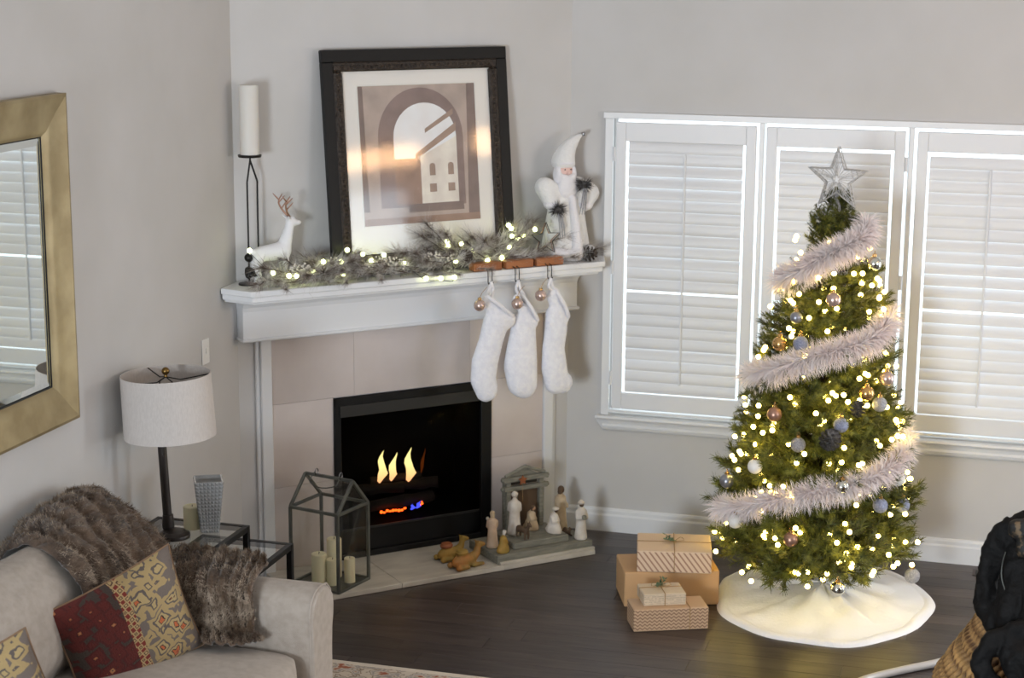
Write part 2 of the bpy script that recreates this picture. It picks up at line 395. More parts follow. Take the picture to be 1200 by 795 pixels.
XL, YW, XR, YB, ZC = -3.588, 9.1035, 3.4, -3.0, 5.0

# ================================================================ THE ROOM
fl = struct(G().box((0, 3.05, -.06), (7.2, 12.3, .09)).obj('floor', 'slab'))
rng = random.Random(3)
PW = .128; meshes = {}
y = YW; row = 0
while y > 5.0:
    x = XL - rng.random() * .9
    while x < XR:
        ln = rng.choice((.9, 1.15, 1.4, 1.7)); x0, x1 = max(x, XL), min(x + ln, XR); key = round(x1 - x0, 2)
        if key > .04:
            if key not in meshes: meshes[key] = G().box((0, 0, 0), (key - .001, PW - .0012, .016), ch=.0008).mesh('plank', 'oak_dark')
            link('plank', meshes[key], fl, ((x0 + x1) / 2, y - PW / 2, -.008))
        x += ln
    y -= PW; row += 1
rest = G().box((-.09, (y + YB) / 2, -.008), (XR - XL, y - YB, .016)).obj('floor_boards', 'oak_dark', fl)

struct(G().box((XL - .1, 3.0, ZC / 2), (.2, 12.4, ZC)).obj('wall_left', 'wall_paint'))
def wall_with_holes(name, axis, at, thick, lo, hi, holes):
    """a wall along x (axis 0) or y (axis 1); holes = (u0, u1, z0, z1)"""
    g_ = G()
    def bx(u0, u1, z0, z1):
        if u1 - u0 < 1e-4 or z1 - z0 < 1e-4: return
        c = [0, 0, (z0 + z1) / 2]; s = [0, 0, z1 - z0]; c[axis] = (u0 + u1) / 2; s[axis] = u1 - u0; c[1 - axis] = at; s[1 - axis] = thick; g_.box(c, s)
    u = lo
    for u0, u1, z0, z1 in sorted(holes):
        bx(u, u0, 0, ZC); bx(u0, u1, 0, z0); bx(u0, u1, z1, ZC); u = u1
    bx(u, hi, 0, ZC)
    return struct(g_.obj(name, 'wall_paint'))
WX0, WX1, WZ0, WZ1 = -2.085, .125, .655, 2.165     # shutter opening; the wall hole behind is wider
wall_with_holes('wall_back', 0, YW + .09, .18, XL - .2, XR + .2, [(WX0 - .03, WX1 + .04, WZ0 - .02, WZ1 + .012), (1.3, 3.1, .04, 2.22)])
wall_with_holes('wall_right', 1, XR + .1, .2, YB - .2, YW + .2, [(4.6, 6.1, 1.05, 2.4)])
wall_with_holes('wall_rear', 0, YB - .1, .2, XL - .2, XR + .2, [(-3.35, -1.75, .6, 2.5)])
struct(G().box((-.09, 3.05, ZC + .05), (7.4, 12.6, .1)).obj('ceiling', 'ceiling_paint'))
A0, A1 = 2.9976, 4.8025       # ends of the corner wall
UA0, UA1, UZ0, UZ1 = 3.473, 4.34, .025, .85
g = G()
fbox(g, A0 - .14, UA0 + .01, -.14, 0, 0, ZC); fbox(g, UA1 - .01, A1 + .14, -.14, 0, 0, ZC); fbox(g, UA0 + .01, UA1 - .01, -.14, 0, UZ1 - .01, ZC)
struct(g.obj('wall_corner', 'wall_paint', loc=fp(0, 0), rot=(0, 0, FR)))
# baseboards
def baseboard(name, p0, p1):
    p0, p1 = Vector(p0), Vector(p1); ln = (p1 - p0).length; a = math.atan2(p1.y - p0.y, p1.x - p0.x)
    prof = [(0, 0), (-.018, 0), (-.018, .085), (-.013, .095), (-.013, .112), (-.008, .122), (0, .125)]
    g_ = G(); n = len(prof); vs = [(0, yy, z) for yy, z in prof] + [(ln, yy, z) for yy, z in prof]
    g_.add(vs, [tuple(range(n)), tuple(range(2 * n - 1, n - 1, -1))] + [(i, i + n, (i + 1) % n + n, (i + 1) % n) for i in range(n)])
    return struct(g_.obj(name, 'trim_white', loc=p0, rot=(0, 0, a)))
baseboard('baseboard_back', (-2.31, YW, 0), (1.25, YW, 0))
baseboard('baseboard_left', (XL, 3.0, 0), (XL, 7.83, 0)).rotation_euler.z = R(90)
b_ = baseboard('baseboard_corner', fp(4.74, 0), fp(A1, 0))

# window casing, stool and apron, shutter frame posts
g = G()
g.box((WX0 - .0205, YW - .012, 1.3985), (.041, .024, 1.531), ch=.002); g.box((WX1 + .03, YW - .012, 1.3985), (.06, .024, 1.531), ch=.002)
g.box(((WX0 + WX1) / 2, YW - .012, 2.18), (WX1 - WX0 + .101, .024, .031), ch=.002)
struct(g.obj('trim_1', 'trim_white'))
g = G(); prof = [(0, .632), (-.05, .632), (-.055, .622), (-.048, .612), (-.03, .606), (-.024, .585), (-.03, .575), (-.024, .56), (-.012, .549), (0, .549)]
n = len(prof); xl, xr = -2.15, .2
vs = [(xl + (.0 if z > .6 else .035), YW + yy, z) for yy, z in prof] + [(xr, YW + yy, z) for yy, z in prof]
g.add(vs, [tuple(range(n)), tuple(range(2 * n - 1, n - 1, -1))] + [(i, i + n, (i + 1) % n + n, (i + 1) % n) for i in range(n)])
struct(g.obj('trim_2', 'trim_white'))
# hidden-behind-shutters windows: frame + pane each
PAN = [(-2.068, -1.363), (-1.312, -.644), (-.587, .107)]
for i, (x0, x1) in enumerate(PAN):
    wf = G(); X0, X1 = x0 - .02, x1 + .02
    for zz in (.645, 2.168): wf.box(((X0 + X1) / 2, YW + .15, zz), (X1 - X0, .04, .016))
    for xx in (X0 - .012, X1 - .012): wf.box((xx, YW + .15, 1.406), (.010, .04, 1.52))
    wo = struct(link('window_%d' % (i + 1), None)); wf.obj('window_frame', 'trim_white', wo)
    G().box(((X0 + X1) / 2, YW + .15, 1.41), (X1 - X0 - .02, .006, 1.5)).obj('pane', 'pane_glass', wo)
g = G()
for c in (-1.3375, -.6155): g.box((c, YW + .0, (WZ0 + WZ1) / 2), (.022, .05, WZ1 - WZ0), ch=.003)
g.box(((WX0 + WX1) / 2, YW + .0, WZ0 + .001), (WX1 - WX0, .05, .012))
struct(g.obj('trim_3', 'trim_white'))

# plantation shutters
def louver_mesh(ln):
    g_ = G(); n = 10; prof = [(.029 * math.cos(2 * math.pi * k / n), .0042 * math.sin(2 * math.pi * k / n)) for k in range(n)]
    vs = [(-ln / 2, a, b) for a, b in prof] + [(ln / 2, a, b) for a, b in prof]
    g_.add(vs, [tuple(range(n))[::-1], tuple(range(n, 2 * n))] + [(i, (i + 1) % n, (i + 1) % n + n, i + n) for i in range(n)])
    return g_.mesh('louver', 'shutter_white', 40)
SLAB = ['white plantation shutter next to the fireplace with nearly closed louvers', 'white plantation shutter behind the Christmas tree', 'white plantation shutter right of the tree with half open slats']
for i, (x0, x1) in enumerate(PAN):
    cx = (x0 + x1) / 2; t = thing('plantation_shutter', SLAB[i], 'shutter', (cx, YW - .018, .672), 0, 'window shutters')
    W = x1 - x0; H = 2.148 - .672; st = .05; rb = .085; rt = .095
    for sx in (-1, 1): G().box((sx * (W / 2 - st / 2), 0, H / 2), (st, .028, H), ch=.003).obj('stile', 'shutter_white', t)
    G().box((0, 0, rb / 2), (W - 2 * st, .026, rb), ch=.003).obj('rail', 'shutter_white', t)
    G().box((0, 0, H - rt / 2), (W - 2 * st, .026, rt), ch=.003).obj('rail', 'shutter_white', t)
    lw = W - 2 * st - (.03, .03, .024)[i]; lm = louver_mesh(lw); rr = random.Random(20 + i)
    nl = 22; z0 = rb + (.034, .024, .032)[i]; z1 = H - rt - (.028, .046, .05)[i]; gap = .012
    pitch = (z1 - z0 - gap) / (nl - 1)
    for k in range(nl):
        z = z0 + k * pitch + (gap if k >= 9 else 0)
        if i == 2: tl = rr.choice((64, 70, 62, 78, 72)) if k < 15 else rr.choice((80, 76, 84))
        else: tl = rr.choice((86, 84, 87, 83, 85, 74, 87, 80))
        link('louver', lm, t, (0, 0, z), (R(tl), 0, 0))
    G().box((-.0, -.013, (z0 + z1) / 2), (.011, .009, z1 - z0 - .05), ch=.002).obj('tilt_rod', 'shutter_white', t)
    hx = -1 if i == 0 else 1
    for hz in (.16, H - .16, H / 2): G().tube([(hx * (W / 2 + .008), -.012, hz - .035), (hx * (W / 2 + .008), -.012, hz + .035)], .007, 8).obj('hinge', 'shutter_white', t)

# patio door, side window and rear windows (the openings the daylight comes in through, outside the picture)
def glazed(name, x, y, z, wdt, hgt, rotz, cols, rows):
    o = struct(link(name, None, None, (x, y, z), (0, 0, rotz))); g_ = G()
    for c in range(cols + 1): g_.box((-wdt / 2 + wdt * c / cols, 0, 0), (.06, .05, hgt))
    for c in range(rows + 1): g_.box((0, 0, -hgt / 2 + hgt * c / rows), (wdt, .05, .06))
    g_.obj('window_frame', 'trim_white', o)
    return o
glazed('door_1', 2.2, YW + .06, 1.13, 1.8, 2.18, 0, 2, 1); glazed('window_4', XR + .08, 5.35, 1.72, 1.5, 1.35, R(90), 2, 1); glazed('window_5', -2.55, YB - .06, 1.55, 1.6, 1.9, 0, 2, 2)

sw = G().box((0, 0, 0), (.006, .07, .115), ch=.002).obj('light_switch', 'plastic_white', loc=(XL + .004, 7.47, 1.205))
G().box((.006, 0, .004), (.008, .012, .026), ch=.002).obj('toggle', 'plastic_white', sw); tag(sw, 'small white light switch on the wall above the table lamp', 'switch')
vt = tag(G().box((0, 0, .002), (.3, .09, .005), ch=.0015).obj('floor_vent', 'vent_brown', loc=(-.06, 8.975, 0)), 'brown floor vent grille by the window wall baseboard', 'vent')
for k in range(12): G().box((-.13 + k * .0236, 0, .0046), (.012, .06, .002)).obj('slot', 'black_metal', vt)

# ================================================================ FIREPLACE
o = (3.9, 0, 0)
fm = thing('fireplace_mantel', 'white painted mantel shelf and surround on the corner wall', 'mantel', fp(3.9, 0), FR)
def mantel_slab(front, ea, ed, z0, z1, back=.0, ch=0):
    """hexagonal shelf: front edge at d=front between 3.9 -+ ea, chamfered back to the side walls at d=ed"""
    e2 = ea + .105
    poly = [(-ea, -front), (ea, -front), (e2, -ed), (e2 - ed + .02, -.002), (-(e2 - ed + .02), -.002), (-e2, -ed)]
    return poly, z0, z1
g = G()
for front, ea, ed, z0, z1 in ((.293, .94, .135, 1.437, 1.465), (.283, .932, .13, 1.41, 1.437), (.262, .918, .12, 1.397, 1.41)):
    e2 = ea + .09; poly = [(-ea, -front), (ea, -front), (e2, -ed), (e2 - ed + .01, -.002), (-(e2 - ed + .01), -.002), (-e2, -ed)]
    n = 6; vs = [(x, yy, z0) for x, yy in poly] + [(x, yy, z1) for x, yy in poly]
    g.add(vs, [tuple(range(n))[::-1], tuple(range(n, 2 * n))] + [(i, (i + 1) % n, (i + 1) % n + n, i + n) for i in range(n)])
sh = g.obj('shelf', 'trim_white', fm)
bv = sh.modifiers.new('b', 'BEVEL'); bv.width = .005; bv.segments = 2
g = G(); pr = [(.082, 1.33), (.088, 1.35), (.11, 1.372), (.15, 1.386), (.2, 1.392), (.22, 1.398)]
for (d0, z0), (d1, z1) in zip(pr, pr[1:]):
    e0, e1 = .905 + (d0 - .082) * .25, .905 + (d1 - .082) * .25
    g.add([(-e0, -d0, z0), (e0, -d0, z0), (e1, -d1, z1), (-e1, -d1, z1), (-e0, -.002, z0), (e0, -.002, z0), (e1, -.002, z1), (-e1, -.002, z1)], [(0, 1, 2, 3), (0, 3, 7, 4), (1, 5, 6, 2)])
g.obj('crown_moulding', 'trim_white', fm, 60)
g = G(); fbox(g, 2.995, 4.805, .002, .082, 1.2, 1.34, o, .002); g.obj('frieze', 'trim_white', fm)
g = G(); fbox(g, 2.985, 4.815, .002, .096, 1.187, 1.203, o, .005); g.obj('bead', 'trim_white', fm)
for a0, a1 in ((3.098, 3.153), (4.647, 4.702)):
    g = G(); fbox(g, a0, a1, .001, .034, .0, 1.187, o, .004); g.obj('pilaster', 'trim_white', fm)
    g = G(); fbox(g, a0 - .02 if a0 < 3.5 else a1, a0 if a0 < 3.5 else a1 + .02, .001, .018, .0, 1.187, o, .003); g.obj('edge_trim', 'trim_white', fm)
# stone tile surround
ts = thing('tile_surround', 'grey beige polished stone tiles framing the fireplace opening', 'tile surround', fp(3.9, 0), FR)
g = G(); fbox(g, 3.153, UA0 + .004, .0005, .008, .0, 1.187, o); fbox(g, UA1 - .004, 4.647, .0005, .008, .0, 1.187, o); fbox(g, UA0, UA1, .0005, .008, UZ1 + .004, 1.187, o); g.obj('grout', 'grout', ts)
def tile(a0, a1, z0, z1):
    g_ = G(); q = .0006; g_.box((0, 0, 0), (a1 - a0 - 2 * q, .010, z1 - z0 - 2 * q), ch=.0005)
    g_.obj('tile', 'stone_tile', ts, loc=((a0 + a1) / 2 - 3.9, -.010, (z0 + z1) / 2))
for a0, a1 in ((3.153, UA0), (UA1, 4.647)):
    for z0, z1 in ((.025, .44), (.44, UZ1 + .004)): tile(a0, a1, z0, z1)
for a0, a1 in ((3.153, 3.585), (3.585, 4.22), (4.22, 4.647)): tile(a0, a1, UZ1 + .004, 1.187)
# hearth
hs = thing('hearth', 'pale stone hearth slab lying on the floor before the fireplace', 'hearth', fp(3.9, 0), FR)
for a0, a1 in ((3.10, 3.62), (3.62, 4.18), (4.18, 4.70)):
    g = G(); fbox(g, a0 + .0008, a1 - .0008, -.0 if 3.5 < a0 < 4.2 else .012, .47, .001, .025, o, .002); g.obj('slab', 'hearth_stone', hs)
# gas fireplace insert
gf = thing('gas_fireplace', 'black gas fireplace insert with three burning flames', 'fireplace', fp(3.9, 0), FR)
g = G()
for a0, a1, z0, z1 in ((UA0, UA0 + .035, UZ0, UZ1), (UA1 - .06, UA1, UZ0, UZ1), (UA0, UA1, .81, UZ1), (UA0, UA1, UZ0, .055)): fbox(g, a0, a1, .006, .03, z0, z1, o, .003)
g.obj('surround_frame', 'black_metal', gf)
g = G(); g.prism([(-.40, .755), (-.40, .812), (.37, .812), (.37, .755)], -.012, -.036); ho = g.obj('hood', 'black_hood', gf); ho.rotation_euler = (R(0), 0, 0)
g = G(); fbox(g, UA0 + .03, UA1 - .05, -.005, .012, .055, .165, o, .002); g.obj('lower_panel', 'black_metal', gf)
g = G(); fbox(g, UA0 + .03, UA1 - .05, .004, .016, .165, .175, o, .002); g.obj('panel_lip', 'black_hood', gf)
g = G(); fbox(g, UA0 + .033, UA1 - .055, -.006, -.002, .17, .76, o); g.obj('glass_front', 'fire_glass', gf)
g = G(); e = .02
for b in ((UA0 + e, UA1 - e, -.34, -.33, .16, .84), (UA0 + e, UA0 + e + .01, -.34, -.006, .16, .84), (UA1 - e - .01, UA1 - e, -.34, -.006, .16, .84), (UA0 + e, UA1 - e, -.34, -.006, .15, .16), (UA0 + e, UA1 - e, -.34, -.006, .76, .77)): fbox(g, *b, o)
g.obj('firebox', 'firebox', gf)
rl = random.Random(5)
for (a0, a1, d0, d1, z, r_) in ((3.72, 4.10, -.13, -.17, .225, .032), (3.70, 3.92, -.2, -.14, .30, .030), (3.86, 4.12, -.22, -.15, .30, .030), (3.76, 4.04, -.2, -.19, .335, .024)):
    pts = [Vector((a0 + (a1 - a0) * k / 7 - 3.9, -(d0 + (d1 - d0) * k / 7) + rl.uniform(-.004, .004), z + rl.uniform(-.004, .004))) for k in range(8)]
    G().tube(pts, [r_ * rl.uniform(.85, 1.1) for _ in range(8)], 9).obj('log', 'log_bark', gf, 60)
def flame(a, d, z, h, r_, lean, m_, ph=0.0):
    g_ = G(); prof = [(.45, 0), (.9, .08), (1, .2), (.9, .36), (.7, .52), (.52, .66), (.34, .8), (.16, .92), (.02, 1)]
    n = 10; vs = []; fs = []
    for k, (rr, t) in enumerate(prof):
        off = lean * t + r_ * .45 * math.sin(t * 6.0 + ph) * (.3 + t)
        for i in range(n):
            an = 2 * math.pi * i / n; vs.append((rr * r_ * (1 + .18 * math.sin(t * 11 + ph)) * math.cos(an) + off, rr * r_ * .5 * math.sin(an), t * h + (.1 * h * math.cos(an) if t < .1 else 0)))
    for k in range(len(prof) - 1):
        for i in range(n): fs.append((k * n + i, k * n + (i + 1) % n, (k + 1) * n + (i + 1) % n, (k + 1) * n + i))
    g_.add(vs, fs); g_.obj('flame', m_, gf, 180, (a - 3.9, -d, z))
flame(3.803, -.15, .352, .155, .026, .012, 'flame', .5); flame(3.866, -.15, .352, .135, .023, .012, 'flame', 2.0); flame(3.966, -.15, .338, .165, .028, -.006, 'flame', 1.2); flame(4.045, -.18, .36, .12, .010, .016, 'flame_dim', 2.6)
for k in range(9):
    a = 3.775 + k * .0165; G().ell((a - 3.9, .095, .2 + rl.uniform(-.004, .005)), (.009, .006, .0045 + rl.random() * .004), 8).obj('ember', 'ember', gf)
flame(3.95, -.095, .192, .028, .013, .004, 'flame_blue'); flame(3.98, -.095, .196, .034, .014, .014, 'flame_blue', 1); flame(4.0, -.095, .208, .022, .008, .008, 'ember')

# ================================================================ ON THE MANTEL
ZM = 1.465
# candle holder
ch = thing('candle_holder', 'tall black wrought iron candle holder on the left end of the mantel', 'candle holder', fp(3.04, .10, ZM), FR)
for sx, dz in ((-1, 0), (1, 0)):
    x = -.016 if sx < 0 else .044
    G().lathe([(0, 0), (.05 if sx < 0 else .034, 0), (.05 if sx < 0 else .034, .006), (.012, .01), (0, .01)], 24, (x, 0 if sx < 0 else .03, 0)).obj('foot', 'iron', ch, 40)
    yy = 0 if sx < 0 else .03
    G().tube([(x, yy, .008), (x, yy, .36), (x, yy * .9, .475), (.001, 0, .575), (.001, 0, .588)], .0045, 8).obj('rod', 'iron', ch, 60)
G().ell((-.016, 0, .125), .021, 14).obj('ball', 'iron', ch, 180)
G().lathe([(0, -.04), (.026, -.04), (.03, -.03), (.022, -.015), (.022, .015), (.03, .03), (.026, .04), (0, .04)], 18, (.012, 0, .055), Matrix.Rotation(R(90), 3, 'Y')).obj('spool', 'iron', ch, 40)
G().lathe([(0, .588), (.052, .59), (.055, .6), (.05, .6), (.0, .596)], 24).obj('drip_plate', 'iron', ch, 40)
tag(G().lathe([(.0, 0), (.044, 0), (.0445, .31), (.042, .316), (.01, .312), (0, .314)], 28).obj('pillar_candle', 'candle_white', None, 40, fp(3.041, .10, ZM + .602)), 'tall white pillar candle standing on the black iron holder', 'candle')
# deer
dr = thing('deer_figurine', 'white ceramic deer figurine with copper antlers standing on the mantel', 'deer figurine', fp(3.13, .12, ZM), FR)
def dl(a, z, y=0): return Vector((a - 3.13, y, z - 1.492))
g = G(); Yl = .022
g.cap(dl(3.07, 1.632), dl(3.185, 1.645), .036, .042, 14); g.ell(dl(3.125, 1.632), (.07, .037, .036), 14); g.cap(dl(3.19, 1.655), dl(3.222, 1.76), .036, .021, 12)
g.cap(dl(3.222, 1.772), dl(3.268, 1.768), .023, .012, 10); g.ell(dl(3.227, 1.782), (.026, .02, .022), 10)
for yy in (-1, 1):
    g.cap(dl(3.06, 1.62, yy * .018), dl(3.05, 1.56, yy * Yl), .027, .015, 10); g.cap(dl(3.05, 1.56, yy * Yl), dl(3.063, 1.53, yy * Yl), .014, .011, 10); g.cap(dl(3.063, 1.53, yy * Yl), dl(3.055, 1.502, yy * Yl), .010, .010, 8)
    g.cap(dl(3.19, 1.63, yy * .018), dl(3.186, 1.565, yy * Yl), .022, .013, 10); g.cap(dl(3.186, 1.565, yy * Yl), dl(3.190, 1.502, yy * Yl), .012, .010, 8)
    g.cap(dl(3.214, 1.79, yy * .015), dl(3.2, 1.806, yy * .04), .009, .005, 8)
g.cap(dl(3.036, 1.65), dl(3.022, 1.635), .012, .006, 8)
organic(g, 'body', 'ceramic_white', dr, .0055, 5)
for yy in (-1, 1):
    b0 = dl(3.218, 1.80, yy * .008); g = G()
    main = spline([b0, b0 + Vector((-.022, yy * .02, .03)), b0 + Vector((-.032, yy * .038, .065)), b0 + Vector((-.012, yy * .042, .1))], 9)
    g.tube(main, [.005, .005, .0048, .0046, .0042, .004, .0036, .003, .0018], 7)
    for k, dd in ((3, (.03, yy * .008, .034)), (5, (.032, yy * .004, .03)), (6, (-.026, yy * .01, .03))): g.tube([main[k], main[k] + Vector(dd) * .6, main[k] + Vector(dd)], [.0035, .003, .0015], 6)
    g.obj('antler', 'copper', dr, 180)
# leaning framed picture
lean = math.atan2(.12, 1.06); FW, FH = .98, 1.067
pf = thing('picture_frame', 'large black ornate framed archway picture leaning on the mantel', 'picture', fp(3.91, .155, ZM + .001), FR); pf.rotation_euler = (-lean, 0, FR)
def ring(name, x0, x1, z0, z1, wd, y0, y1, m_, par, ch=.003):
    for (cx, cz, sx, sz) in (((x0 + x1) / 2, z1 - wd / 2, x1 - x0, wd), ((x0 + x1) / 2, z0 + wd / 2, x1 - x0, wd), (x0 + wd / 2, (z0 + z1) / 2, wd, z1 - z0 - 2 * wd), (x1 - wd / 2, (z0 + z1) / 2, wd, z1 - z0 - 2 * wd)):
        G().box((cx, (y0 + y1) / 2, cz), (sx, abs(y1 - y0), sz), ch=ch).obj(name, m_, par)
ring('frame_rail', -FW / 2, FW / 2, 0, FH, .058, -.012, .016, 'frame_black', pf)
ring('ornate_band', -FW / 2 + .056, FW / 2 - .056, .056, FH - .056, .046, -.02, .008, 'frame_ornate', pf, .008)
g = G()
for (xa, za, xb, zb) in ((-.41, .09, -.41, FH - .09), (.41, .09, .41, FH - .09), (-.4, .08, .4, .08), (-.4, FH - .08, .4, FH - .08)):
    ln = math.hypot(xb - xa, zb - za); n = int(ln / .022)
    for k in range(n): g.ell((xa + (xb - xa) * (k + .5) / n, -.02, za + (zb - za) * (k + .5) / n), (.008, .004, .008), 6)
g.obj('beading', 'frame_ornate', pf, 180)
G().box((0, .004, FH / 2), (FW - .19, .004, FH - .19)).obj('mat_board', 'mat_board', pf)
PR = {'print_stone': (146, 132, 123), 'print_dark': (108, 94, 88), 'print_arch': (114, 99, 94), 'print_sky': (205, 202, 200), 'print_house': (190, 180, 170), 'print_roof': (134, 114, 102), 'print_shade': (128, 106, 94)}
for k, c in PR.items():
    c = tuple(min(250, int(x * 1.22)) for x in c); mat(k, c, .8, c2=tuple(min(255, int(x * 1.13)) for x in c), ns=9, nd=4)
PX0, PX1, PZ0, PZ1 = -.31, .31, .235, .895; PWd, PHt = PX1 - PX0, PZ1 - PZ0
g = G(); keys = list(PR)
def pp(u, v): return (PX0 + u * PWd, PZ0 + v * PHt)
def poly(pts, layer, key): g.add([(pp(u, v)[0], -.0002 - .0003 * layer, pp(u, v)[1]) for u, v in pts], [tuple(range(len(pts)))], keys.index(key))
poly([(0, 0), (1, 0), (1, 1), (0, 1)], 0, 'print_stone')
arc = lambda cx, cz, rx, rz, a0, a1, n=18: [(cx + rx * math.cos(R(a0 + (a1 - a0) * k / n)), cz + rz * math.sin(R(a0 + (a1 - a0) * k / n))) for k in range(n + 1)]
poly([(.15, .12), (.88, .12)] + arc(.515, .62, .365, .36, 0, 180), 1, 'print_arch')
poly([(.28, .14), (.82, .14)] + arc(.55, .62, .27, .25, 0, 180), 2, 'print_sky')
poly([(.28, .14), (.82, .14), (.82, .47), (.28, .47)], 3, 'print_shade')
poly([(.5, .14), (.82, .14), (.82, .62), (.5, .48)], 4, 'print_house')
poly([(.46, .46), (.82, .66), (.82, .72), (.46, .50)], 5, 'print_roof'); poly([(.55, .65), (.80, .78), (.80, .82), (.55, .68)], 5, 'print_roof')
for u in (.60, .76):
    poly([(u - .025, .34)] + [(u + .025, .34)] + arc(u, .41, .025, .02, 0, 180, 8), 6, 'print_roof'); poly([(u - .03, .22), (u + .03, .22), (u + .03, .28), (u - .03, .28)], 6, 'print_roof')
poly([(.38, .08), (.86, .08), (.86, .14), (.38, .14)], 7, 'print_dark'); poly([(0, 0), (1, 0), (1, .05), (0, .05)], 7, 'print_shade'); poly([(.90, .0), (1, .0), (1, 1), (.93, 1)], 1, 'print_dark'); poly([(0, .1), (.05, .1), (.04, 1), (0, 1)], 1, 'print_dark')
g.obj('print', keys, pf, loc=(0, .0015, 0))
ring('mat_bevel', PX0 - .006, PX1 + .006, PZ0 - .006, PZ1 + .006, .006, -.002, .003, 'matte_white', pf, .001)
G().box((0, -.004, FH / 2), (FW - .2, .002, FH - .2)).obj('glass_pane', 'picture_glass', pf)
# bearded doll
sn = thing('bearded_doll', 'white furry bearded doll with tall pointed hat standing on the mantel', 'doll', fp(4.70, .135, ZM), FR)
def sl(a, z, y=0): return Vector((a - 4.70, y, z - ZM))
g = G(); g.lathe([(0, 0), (.128, .0), (.135, .05), (.122, .12), (.105, .22), (.088, .31), (.07, .37), (.03, .40), (0, .40)], 20, sl(4.70, ZM), None, 0, True, 1, .7)
g.cap(sl(4.645, 1.80), sl(4.575, 1.835), .05, .052); g.cap(sl(4.575, 1.835), sl(4.592, 1.76, -.04), .05, .04); g.cap(sl(4.765, 1.83), sl(4.835, 1.79), .05, .054); g.cap(sl(4.835, 1.79), sl(4.785, 1.745, -.05), .05, .038)
organic(g, 'robe', 'felt_white', sn, .009, 4)
g = G(); g.cap(sl(4.70, 1.78, -.06), sl(4.715, 1.50, -.10), .022, .03); g.cap(sl(4.60, 1.515, -.07), sl(4.70, 1.495, -.10), .028, .03); g.cap(sl(4.70, 1.495, -.10), sl(4.81, 1.51, -.06), .03, .028); organic(g, 'fur_trim', 'plush_white', sn, .008, 3)
for c_ in ((4.59, 1.752, -.045), (4.78, 1.74, -.055)): G().ell(sl(*c_), (.042, .036, .026), 12).obj('cuff', 'plush_white', sn, 180)
g = G(); g.ell(sl(4.682, 1.912), (.05, .05, .052), 16); organic(g, 'head', 'skin_pink', sn, .007, 3)
g = G(); g.ell(sl(4.685, 1.835, -.045), (.058, .03, .062), 14); g.ell(sl(4.66, 1.885, -.047), (.026, .018, .016), 10); g.ell(sl(4.706, 1.885, -.047), (.026, .018, .016), 10); g.ell(sl(4.682, 1.952, -.02), (.052, .044, .014), 14)
for s_ in (-1, 1): g.ell(sl(4.682 + s_ * .043, 1.895, -.016), (.02, .034, .05), 8)
organic(g, 'beard', 'plush_white', sn, .006, 2)
g = G(); hp = spline([sl(4.682, 1.945, .004), sl(4.69, 1.985), sl(4.715, 2.03), sl(4.755, 2.068), sl(4.79, 2.088)], 10); g.tube(hp, [.063, .061, .056, .05, .043, .036, .028, .02, .013, .008], 14); g.ell(hp[0], (.062, .06, .03), 12)
organic(g, 'hat', 'felt_white', sn, .007, 4)
G().ell(sl(4.797, 2.09), .011, 10).obj('bell', 'steel', sn, 180)
G().ell(sl(4.683, 1.905, -.054), (.009, .009, .009), 8).obj('nose', 'skin_pink', sn, 180)
for s_ in (-1, 1): G().ell(sl(4.682 + s_ * .017, 1.922, -.048), (.004, .003, .004), 6).obj('eye', 'black_metal', sn, 180)
def sprig_bundle(par, c, r_, n, m_='pinecone_dark', seed=1):
    g_ = G(); q = random.Random(seed)
    for k in range(n):
        d = Vector((q.gauss(0, 1), q.gauss(0, .7), q.gauss(0, 1))).normalized(); p = Vector(c); e_ = p + d * r_ * q.uniform(.6, 1.1); u = d.orthogonal().normalized() * .003
        g_.add([p - u, p + u, e_], [(0, 1, 2)])
    g_.ell(c, r_ * .35, 8)
    return g_.obj('sprig', m_, par)
sprig_bundle(sn, sl(4.752, 1.845, -.085), .062, 300, seed=3); sprig_bundle(sn, sl(4.605, 1.73, -.085), .058, 280, seed=4)
g = G()
for s_ in (-1, 0, 1): g.tube([sl(4.752 + s_ * .008, 1.83, -.1), sl(4.74 + s_ * .012, 1.76, -.108), sl(4.735 + s_ * .014, 1.70, -.1)], [.004, .004, .002], 6)
g.obj('ribbon', 'glitter_silver', sn, 60)
g = G()
for s_ in (-1, 0, 1): g.tube([sl(4.607 + s_ * .008, 1.71, -.1), sl(4.615 + s_ * .012, 1.65, -.108), sl(4.625 + s_ * .014, 1.59, -.1)], [.004, .004, .002], 6)
g.obj('ribbon', 'glitter_silver', sn, 60)

# frosted pine garland
def frost_branch(seed, L_=.34, n=340):
    q = random.Random(seed); g_ = G()
    st = spline([(0, 0, 0), (L_ * .35, q.uniform(-.02, .02), .012), (L_ * .7, q.uniform(-.03, .03), .02), (L_, q.uniform(-.03, .03), .03)], 10)
    g_.tube(st, [.004 - .0003 * k for k in range(10)], 5, 1)
    for k in range(n):
        t = q.random() ** .8; i = min(int(t * 9), 8); p = st[i].lerp(st[i + 1], t * 9 - i)
        d = (Vector((1, 0, 0)) * q.uniform(.35, 1.1) + Vector((0, q.gauss(0, .6), q.gauss(0, .45)))).normalized(); ln = q.uniform(.05, .125)
        u = d.cross(Vector((q.random(), q.random(), q.random()))).normalized() * q.uniform(.0008, .0016); e_ = p + d * ln + Vector((0, 0, -.012 * q.random()))
        g_.add([p - u, p + u, e_], [(0, 1, 2)], 0)
    return g_.mesh('branch', ['pine_frost', 'pine_twig'])
gar = thing('pine_garland', 'frosted pine garland lying along the mantel shelf', 'garland', fp(3.9, .17, ZM), FR)
fb = [frost_branch(s_) for s_ in (11, 12, 13, 14, 15)]
rg = random.Random(9)
